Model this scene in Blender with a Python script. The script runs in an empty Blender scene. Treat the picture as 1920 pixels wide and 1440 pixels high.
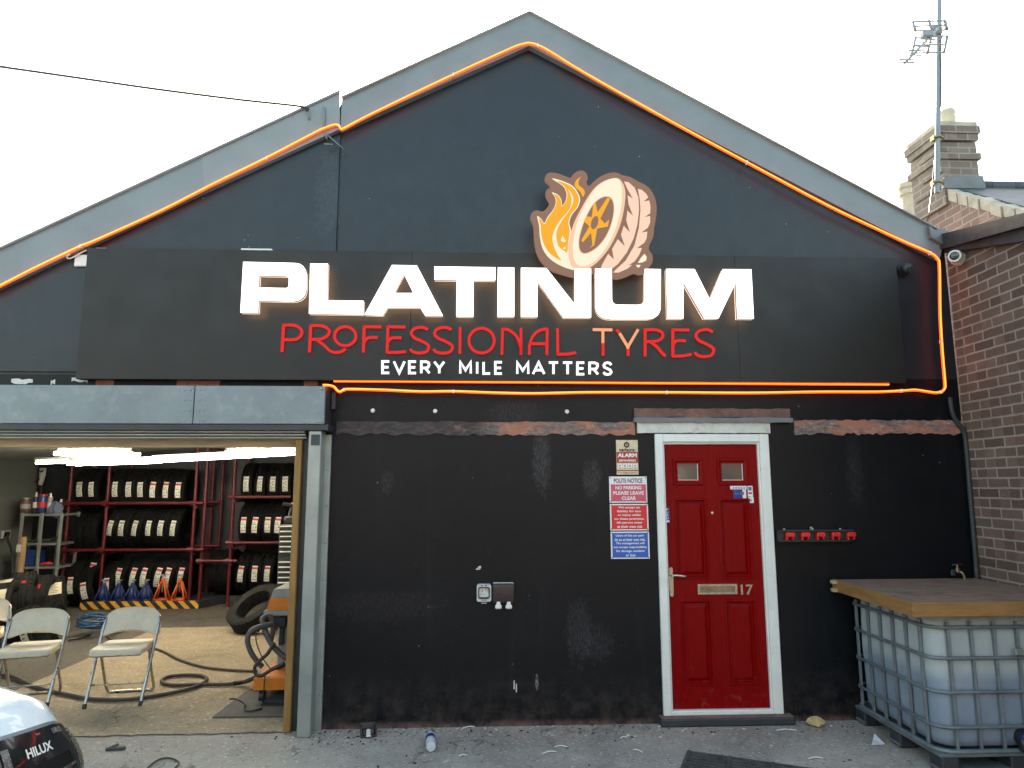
import bpy, bmesh, math, random
from mathutils import Vector, Matrix
from mathutils.geometry import tessellate_polygon
random.seed(11)
S = bpy.context.scene
COL = S.collection
PI = math.pi
R = math.radians

# ------------------------------------------------------------------ camera, sky, sun, exposure
F_PX, CAM_Z, CAM_Y, YAW, PITCH, ROLL = 1285.19, 1.7586, -5.3434, -.0448, .1455, .0019
CM = (Matrix.Rotation(YAW, 3, 'Z') @ Matrix.Rotation(PITCH, 3, 'X') @ Matrix.Rotation(ROLL, 3, 'Y'))
right, fwd, up = CM.col[0].copy(), CM.col[1].copy(), CM.col[2].copy()
cam_d = bpy.data.cameras.new('camera')
cam = bpy.data.objects.new('camera', cam_d)
COL.objects.link(cam)
m3 = Matrix((right, up, -fwd)).transposed()
cam.matrix_world = Matrix.Translation((0, CAM_Y, CAM_Z)) @ m3.to_4x4()
cam_d.sensor_width = 36.0
cam_d.lens = 36.0 * F_PX / 1920
cam_d.clip_start, cam_d.clip_end = .05, 2000
S.camera = cam

SUN_EL, SUN_AZ = R(35), R(5)          # azimuth measured from +y (behind the building) towards +x
EXPO = 3.0
world = bpy.data.worlds.new('World')
S.world = world
world.use_nodes = True
wn = world.node_tree.nodes
sky = wn.new('ShaderNodeTexSky')
sky.sky_type = 'NISHITA'
sky.sun_disc = False
sky.sun_elevation = SUN_EL
sky.sun_rotation = SUN_AZ
sky.air_density, sky.dust_density, sky.ozone_density = 1.0, 2.5, 1.0
wb = wn.new('ShaderNodeMix')                # camera white balance for open shade
wb.data_type, wb.blend_type = 'RGBA', 'MULTIPLY'
wb.inputs[0].default_value = 1
wb.inputs[7].default_value = (1, .915, .685, 1)
world.node_tree.links.new(sky.outputs[0], wb.inputs[6])
world.node_tree.links.new(wb.outputs[2], wn['Background'].inputs[0])
wn['Background'].inputs[1].default_value = .12

sun_d = bpy.data.lights.new('sun', 'SUN')
sun_d.energy, sun_d.angle, sun_d.color = 3.0, R(.5), (1, .94, .84)
sun = bpy.data.objects.new('sun', sun_d)
COL.objects.link(sun)
sdir = Vector((math.sin(SUN_AZ) * math.cos(SUN_EL), math.cos(SUN_AZ) * math.cos(SUN_EL), math.sin(SUN_EL)))
sun.rotation_euler = sdir.to_track_quat('Z', 'Y').to_euler()
sun.location = sdir * 30

S.view_settings.view_transform = 'Standard'
S.view_settings.look = 'None'
S.view_settings.exposure = EXPO
S.view_settings.gamma = 1
S.render.engine = 'CYCLES'
S.cycles.use_denoising = True
S.cycles.max_bounces = 8
S.cycles.sample_clamp_indirect = 6
EU = 1 / 2 ** EXPO                      # emission that shows as 1.0


# a point measured on the photograph, laid on the real plane it belongs to
def on(px, py, axis, val):
    r = CM @ Vector(((px - 960) / F_PX, 1, (720 - py) / F_PX))
    c = Vector((0, CAM_Y, CAM_Z))
    return c + r * ((val - c[axis]) / r[axis])
def W(px, py, y=0.): return on(px, py, 1, y)
def G(px, py, z=0.): return on(px, py, 2, z)


# ------------------------------------------------------------------ materials
class NT:
    def __init__(s, name):
        s.m = bpy.data.materials.new(name)
        s.m.use_nodes = True
        s.t = s.m.node_tree
        s.b = s.t.nodes['Principled BSDF']
        s.pos = s.t.nodes.new('ShaderNodeNewGeometry').outputs['Position']
    def n(s, kind, **kw):
        nd = s.t.nodes.new('ShaderNode' + kind)
        for k, v in kw.items():
            setattr(nd, k, v)
        return nd
    def l(s, a, b): s.t.links.new(a, b)
    def noise(s, scale, detail=5, rough=.6, vec=None, stretch=None):
        nd = s.n('TexNoise')
        nd.inputs['Scale'].default_value = scale
        nd.inputs['Detail'].default_value = detail
        nd.inputs['Roughness'].default_value = rough
        v = vec or s.pos
        if stretch:
            mp = s.n('Mapping')
            mp.inputs['Scale'].default_value = stretch
            s.l(v, mp.inputs[0]); v = mp.outputs[0]
        s.l(v, nd.inputs['Vector'])
        return nd.outputs['Fac']
    def ramp(s, fac, a, b, lo=0., hi=1.):
        nd = s.n('MapRange')
        nd.clamp = True
        for i, x in ((1, a), (2, b), (3, lo), (4, hi)):
            nd.inputs[i].default_value = x
        s.l(fac, nd.inputs[0])
        return nd.outputs[0]
    def math(s, op, a, b=None):
        nd = s.n('Math', operation=op)
        for i, x in enumerate((a, b)):
            if x is None: continue
            if isinstance(x, (int, float)): nd.inputs[i].default_value = x
            else: s.l(x, nd.inputs[i])
        return nd.outputs[0]
    def mix(s, fac, a, b):
        nd = s.n('Mix', data_type='RGBA')
        for i, x in ((0, fac), (6, a), (7, b)):
            if isinstance(x, (int, float)): nd.inputs[i].default_value = x
            elif isinstance(x, tuple): nd.inputs[i].default_value = (*x, 1)
            else: s.l(x, nd.inputs[i])
        return nd.outputs[2]
    def col(s, x):
        if isinstance(x, tuple): s.b.inputs['Base Color'].default_value = (*x, 1)
        else: s.l(x, s.b.inputs['Base Color'])
    def rough(s, x):
        if isinstance(x, (int, float)): s.b.inputs['Roughness'].default_value = x
        else: s.l(x, s.b.inputs['Roughness'])
    def bump(s, h, strength=.3, dist=.01):
        nd = s.n('Bump')
        nd.inputs['Strength'].default_value = strength
        nd.inputs['Distance'].default_value = dist
        s.l(h, nd.inputs['Height'])
        s.l(nd.outputs[0], s.b.inputs['Normal'])
    def xyz(s, vec=None):
        nd = s.n('SeparateXYZ'); s.l(vec or s.pos, nd.inputs[0]); return nd.outputs
    def spot(s, x, z, rx, rz, ragged=.5, nscale=9.):
        """an irregular patch on the front wall round (x, z)"""
        o = s.xyz()
        dx = s.math('DIVIDE', s.math('SUBTRACT', o[0], x), rx)
        dz = s.math('DIVIDE', s.math('SUBTRACT', o[2], z), rz)
        d = s.math('ADD', s.math('MULTIPLY', dx, dx), s.math('MULTIPLY', dz, dz))
        d = s.math('ADD', d, s.math('MULTIPLY', s.math('SUBTRACT', s.noise(nscale * .5, 7, .75), .5), 5 * ragged))
        return s.math('MULTIPLY', s.ramp(d, 1.3, .2), s.ramp(s.noise(nscale, 8, .8, stretch=(2.2, 1, .5)), .42, .66))


def mat(name, c, rough=.6, metal=0., var=.18, scale=6., bump=0., bscale=60., spec=.5, coat=0., dirt=None, stretch=None):
    t = NT(name)
    f = t.noise(scale, 6, .65, stretch=stretch)
    lo = tuple(max(0, x * (1 - var)) for x in c)
    hi = tuple(min(1, x * (1 + var)) for x in c)
    cc = t.mix(t.ramp(f, .3, .7), lo, hi)
    if dirt:
        cc = t.mix(t.math('MULTIPLY', t.ramp(t.noise(scale * 2.3, 8, .75), .52, .7), dirt[1]), cc, dirt[0])
    t.col(cc)
    t.rough(t.ramp(t.noise(scale * 3, 4), .3, .7, max(.02, rough - .08), min(1, rough + .08)))
    t.b.inputs['Metallic'].default_value = metal
    t.b.inputs['Specular IOR Level'].default_value = spec
    t.b.inputs['Coat Weight'].default_value = coat
    if bump: t.bump(t.noise(bscale, 6, .65), bump, .006)
    return t.m

def glow(name, c, strength, base=(.8, .8, .8)):
    t = NT(name)
    t.col(base); t.rough(.5); t.b.inputs['Specular IOR Level'].default_value = .12
    t.b.inputs['Emission Color'].default_value = (*c, 1)
    t.b.inputs['Emission Strength'].default_value = strength * EU
    return t.m

def brickmat(name, axis, c1, c2, mortar, bw=.225, rh=.075, ms=.008, bumpy=.5, soot=.4):
    t = NT(name)
    o = t.xyz()
    cb = t.n('CombineXYZ')
    t.l(o[axis] if axis < 2 else t.math('SUBTRACT', o[0], o[1]), cb.inputs[0]); t.l(o[2], cb.inputs[1])
    wob = t.n('VectorMath', operation='ADD')
    nz = t.n('TexNoise'); nz.inputs['Scale'].default_value = 14; t.l(t.pos, nz.inputs[0])
    sc = t.n('VectorMath', operation='SCALE'); sc.inputs['Scale'].default_value = .009
    sb = t.n('VectorMath', operation='SUBTRACT'); sb.inputs[1].default_value = (.5, .5, .5)
    t.l(nz.outputs['Color'], sb.inputs[0]); t.l(sb.outputs[0], sc.inputs[0])
    t.l(cb.outputs[0], wob.inputs[0]); t.l(sc.outputs[0], wob.inputs[1])
    br = t.n('TexBrick')
    br.offset = .5
    for k, v in (('Scale', 1), ('Mortar Size', ms), ('Mortar Smooth', .25), ('Bias', 0), ('Brick Width', bw), ('Row Height', rh)):
        br.inputs[k].default_value = v
    br.inputs['Color1'].default_value = (*c1, 1)
    br.inputs['Color2'].default_value = (*c2, 1)
    br.inputs['Mortar'].default_value = (*mortar, 1)
    t.l(wob.outputs[0], br.inputs['Vector'])
    n1 = t.noise(3, 6, .7); n2 = t.noise(45, 6, .7)
    wn_ = t.n('TexWhiteNoise', noise_dimensions='2D')
    fl = t.n('VectorMath', operation='FLOOR'); dv_ = t.n('VectorMath', operation='DIVIDE'); dv_.inputs[1].default_value = (bw * .5, rh, 1)
    t.l(cb.outputs[0], dv_.inputs[0]); t.l(dv_.outputs[0], fl.inputs[0]); t.l(fl.outputs[0], wn_.inputs[0])
    c = t.mix(t.math('MULTIPLY', t.math('MULTIPLY', t.ramp(wn_.outputs[0], .55, .9), .55), t.math('SUBTRACT', 1., br.outputs['Fac'])), br.outputs['Color'], tuple(min(1, x * 1.45) for x in c2))
    c = t.mix(t.math('MULTIPLY', t.ramp(n1, .4, .75), soot), c, tuple(x * .45 for x in c1))
    c = t.mix(t.math('MULTIPLY', t.ramp(n2, .55, .8), .35), c, mortar)
    t.col(c); t.rough(.85)
    h = t.math('ADD', t.math('MULTIPLY', br.outputs['Fac'], -1.), t.math('MULTIPLY', n2, .5))
    t.bump(h, bumpy, .012)
    return t.m


# --- painted black front wall: rough render with scuffs, bare patches and dust near the ground
def wallmat(name, ca, cb, spec):
    t = NT(name)
    o = t.xyz()
    big = t.noise(1.1, 6, .6); fine = t.noise(70, 7, .7); mid = t.noise(7, 7, .68)
    c = t.mix(t.ramp(big, .35, .7), ca, cb)
    streak = t.ramp(t.noise(1.0, 7, .65, stretch=(7, 1, .7)), .56, .78)
    c = t.mix(t.math('MULTIPLY', streak, .30), c, (.022, .024, .027))
    c = t.mix(t.math('MULTIPLY', t.ramp(mid, .62, .8), .35), c, (.045, .044, .043))
    vo = t.n('TexVoronoi'); vo.inputs['Scale'].default_value = 9; t.l(t.pos, vo.inputs['Vector'])
    speck = t.math('MULTIPLY', t.ramp(vo.outputs['Distance'], .045, .02), t.ramp(t.noise(2.3), .5, .56))
    c = t.mix(t.math('MULTIPLY', speck, .8), c, (.5, .5, .48))
    vo2 = t.n('TexVoronoi'); vo2.inputs['Scale'].default_value = 31; t.l(t.pos, vo2.inputs['Vector'])
    sp2 = t.math('MULTIPLY', t.ramp(vo2.outputs['Distance'], .1, .04), t.ramp(t.noise(3.1), .54, .62))
    c = t.mix(t.math('MULTIPLY', sp2, .5), c, (.22, .21, .2))
    # dry scratches: long thin worn lines
    sc = t.ramp(t.noise(3.0, 3, .5, stretch=(2, 2, 30)), .70, .73)
    c = t.mix(t.math('MULTIPLY', t.math('MULTIPLY', sc, t.ramp(t.noise(4), .55, .65)), .45), c, (.12, .12, .12))
    # dust thrown up from the yard, and pinkish primer along the foot of the wall
    foot = t.math('MULTIPLY', t.ramp(o[2], .42, .0), t.ramp(t.noise(9, 8, .75), .42, .7))
    c = t.mix(t.math('MULTIPLY', foot, .55), c, (.10, .075, .062))
    foot2 = t.math('MULTIPLY', t.ramp(o[2], .05, .0), t.ramp(t.noise(5, 8, .75), .4, .55))
    c = t.mix(t.math('MULTIPLY', foot2, .8), c, (.20, .12, .10))
    # scuffs the photograph shows, plus one broad light sheen painted in
    for (x, z, rx, rz, k, cc) in ((.47, 1.95, .07, .26, .6, (.12, .125, .13)), (.88, .58, .13, .14, .36, (.10, .09, .10)), (.86, 1.80, .07, .15, .5, (.13, .13, .13)),
                                  (.74, .66, .10, .24, .42, (.11, .10, .11)), (-.72, 1.78, .05, .09, .35, (.1, .105, .11)),
                                  (.42, .30, .012, .06, .8, (.5, .5, .48)), (-.75, .86, .50, .12, .40, (.06, .048, .046)),  # second entry: soft reflected sheen put into the wall colour
                                  (-1.25, 4.1, .10, .35, .40, (.10, .115, .125)), (2.95, 1.85, .07, .28, .3, (.10, .095, .09)),
                                  (.25, 2.30, .22, .10, .35, (.10, .085, .075))):
        c = t.mix(t.math('MULTIPLY', t.spot(x, z, rx, rz, 1.15, 46), k), c, cc)
    t.col(c)
    t.rough(t.ramp(mid, .3, .75, .30, .46)); t.b.inputs['Specular IOR Level'].default_value = spec
    h = t.math('ADD', t.math('MULTIPLY', mid, .6), t.math('MULTIPLY', fine, .35))
    t.bump(h, .30, .010)
    return t.m


def bandmat():
    """exposed strip above the old shop front: grey render with terracotta paint left on it"""
    t = NT('peeling_terracotta_band')
    o = t.xyz()
    n1 = t.noise(3.2, 8, .7, stretch=(1, 1, 2.5)); n2 = t.noise(26, 8, .75, stretch=(.6, 1, 1.6)); n3 = t.noise(9, 8, .7)
    c = t.mix(t.ramp(n2, .38, .62), (.10, .085, .08), (.24, .20, .175))
    c = t.mix(t.math('MULTIPLY', t.ramp(n1, .47, .55), .9), c, (.40, .165, .10))
    c = t.mix(t.math('MULTIPLY', t.ramp(n3, .55, .63), .8), c, (.46, .23, .155))
    c = t.mix(t.math('MULTIPLY', t.ramp(n2, .60, .68), .75), c, (.62, .55, .47))
    c = t.mix(t.math('MULTIPLY', t.ramp(t.noise(4.3, 8, .75), .60, .66), .85), c, (.035, .034, .036))
    left = t.ramp(o[0], .15, -.05)
    keep = t.ramp(t.noise(2.6, 5, .6), .60, .64, 1, .05)
    c = t.mix(t.math('MULTIPLY', t.math('MULTIPLY', left, keep), .92), c, t.mix(t.ramp(n2, .45, .7), (.030, .028, .030), (.085, .075, .07)))
    t.col(c); t.rough(.85)
    t.bump(n2, .7, .012)
    return t.m


def groundmat(name, base, dark, light, warm):
    t = NT(name)
    o = t.xyz()
    a = t.noise(.8, 7, .62); b = t.noise(6, 8, .7); f = t.noise(90, 6, .75)
    c = t.mix(t.ramp(a, .35, .65), base, dark)
    c = t.mix(t.math('MULTIPLY', t.ramp(b, .48, .72), .55), c, light)
    c = t.mix(t.math('MULTIPLY', t.ramp(b, .44, .28), .6), c, dark)
    c = t.mix(t.math('MULTIPLY', t.ramp(f, .58, .75), .5), c, light)
    c = t.mix(t.math('MULTIPLY', t.ramp(f, .42, .28), .6), c, tuple(x * .4 for x in dark))
    # reddish dirt swept up against the wall
    near = t.math('MULTIPLY', t.ramp(o[1], -.75, -.05), t.ramp(t.noise(2.2, 8, .7), .33, .62))
    c = t.mix(t.math('MULTIPLY', near, .7), c, warm)
    st_ = t.math('MULTIPLY', t.ramp(t.noise(1.5, 7, .7), .50, .62), t.ramp(t.noise(7, 6, .7), .36, .6))
    c = t.mix(t.math('MULTIPLY', st_, .55), c, tuple(x * .45 for x in dark))
    c = t.mix(t.math('MULTIPLY', t.ramp(t.noise(30, 4, .6), .59, .65), .6), c, tuple(x * .3 for x in dark))
    c = t.mix(t.math('MULTIPLY', t.ramp(t.noise(37, 4, .6), .60, .66), .6), c, tuple(min(.75, x * 1.5) for x in light))
    vo = t.n('TexVoronoi', feature='DISTANCE_TO_EDGE'); vo.inputs['Scale'].default_value = .55
    wv = t.n('VectorMath', operation='ADD'); nz = t.n('TexNoise'); nz.inputs['Scale'].default_value = 3
    nz.inputs['Detail'].default_value = 8
    t.l(t.pos, nz.inputs[0]); t.l(t.pos, wv.inputs[0]); t.l(nz.outputs['Color'], wv.inputs[1]); t.l(wv.outputs[0], vo.inputs[0])
    crack = t.math('MULTIPLY', t.ramp(vo.outputs['Distance'], .008, .002), t.ramp(t.noise(1.7, 5), .48, .58))
    c = t.mix(t.math('MULTIPLY', crack, .7), c, tuple(x * .35 for x in dark))
    t.col(c); t.rough(.9)
    h = t.math('ADD', t.math('MULTIPLY', f, .5), t.math('ADD', t.math('MULTIPLY', b, .8), t.math('MULTIPLY', crack, -1)))
    t.bump(h, .8, .015)
    return t.m


def slatemat(name, c):
    t = NT(name)
    tc = t.n('TexCoord')
    br = t.n('TexBrick'); br.offset = .5
    o = t.xyz()
    cb = t.n('CombineXYZ'); t.l(o[0], cb.inputs[0]); t.l(t.math('MULTIPLY', o[1], 1.2), cb.inputs[1]); t.l(cb.outputs[0], br.inputs[0])
    for k, v in (('Scale', 1), ('Mortar Size', .006), ('Mortar Smooth', .1), ('Brick Width', .25), ('Row Height', .10)):
        br.inputs[k].default_value = v
    br.inputs['Color1'].default_value = (*c, 1); br.inputs['Color2'].default_value = (*[x * .7 for x in c], 1)
    br.inputs['Mortar'].default_value = (.02, .02, .022, 1)
    t.col(t.mix(t.math('MULTIPLY', t.ramp(t.noise(9, 7, .7), .5, .7), .4), br.outputs['Color'], (.2, .2, .18)))
    t.rough(.6)
    t.bump(t.math('MULTIPLY', br.outputs['Fac'], -1.), .6, .02)
    return t.m


def tankmat():
    """translucent tank wall: paler above the liquid, bluer where the liquid stands behind it"""
    t = NT('translucent_tank_plastic')
    o = t.xyz()
    lvl = t.math('ADD', o[2], t.math('MULTIPLY', t.math('SUBTRACT', t.noise(3, 4), .5), .03))
    c = t.mix(t.ramp(lvl, .53, .60), (.215, .265, .335), (.38, .425, .425))
    c = t.mix(t.math('MULTIPLY', t.ramp(t.noise(5, 7, .7, stretch=(1, 1, .35)), .45, .75), .4), c, (.20, .235, .26))
    c = t.mix(t.math('MULTIPLY', t.ramp(t.noise(2.2, 5, .6), .5, .7), .3), c, (.46, .51, .52))
    t.col(c); t.rough(.42)
    t.b.inputs['Subsurface Weight'].default_value = .25
    t.b.inputs['Subsurface Radius'].default_value = (.03, .04, .05)
    t.bump(t.noise(8, 4), .15, .02)
    return t.m


def boardmat():
    t = NT('weathered_board_top')
    c = t.mix(t.ramp(t.noise(4, 8, .7, stretch=(1, 5, 1)), .35, .65), (.13, .085, .060), (.23, .16, .118))
    c = t.mix(t.math('MULTIPLY', t.ramp(t.noise(8, 8, .75), .52, .66), .7), c, (.05, .036, .032))
    t.col(c); t.rough(.8); t.bump(t.noise(30, 6, .7, stretch=(1, 6, 1)), .3, .006)
    return t.m


def doormat_red():
    t = NT('red_woodgrain_door_skin')
    g = t.noise(10, 6, .7, stretch=(9, 1, .6))
    c = t.mix(t.ramp(g, .35, .65), (.165, .0006, .0010), (.235, .0010, .0018))
    o = t.xyz()
    dust = t.math('MULTIPLY', t.ramp(o[2], .5, .1), t.ramp(t.noise(14, 8, .75), .55, .72))
    c = t.mix(t.math('MULTIPLY', dust, .3), c, (.4, .16, .15))
    t.col(c); t.rough(.36); t.b.inputs['Specular IOR Level'].default_value = .11; t.bump(g, .18, .004)
    return t.m


def hazardmat():
    t = NT('black_yellow_hazard_stripes')
    o = t.xyz()
    ph = t.math('FRACT', t.math('MULTIPLY', t.math('ADD', o[0], t.math('MULTIPLY', o[2], 1.0)), 6.3))
    k = t.ramp(ph, .49, .51)
    c = t.mix(k, (.015, .014, .014), (.62, .30, .035))
    c = t.mix(t.math('MULTIPLY', t.ramp(t.noise(20, 7, .7), .55, .7), .6), c, (.05, .04, .03))
    t.col(c); t.rough(.7)
    return t.m


def woodmat(name, c, axis_stretch=(6, 6, .5)):
    t = NT(name)
    g = t.noise(5, 7, .7, stretch=axis_stretch)
    t.col(t.mix(t.ramp(g, .35, .68), tuple(x * .6 for x in c), c)); t.rough(.6); t.bump(g, .2, .005)
    return t.m


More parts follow.
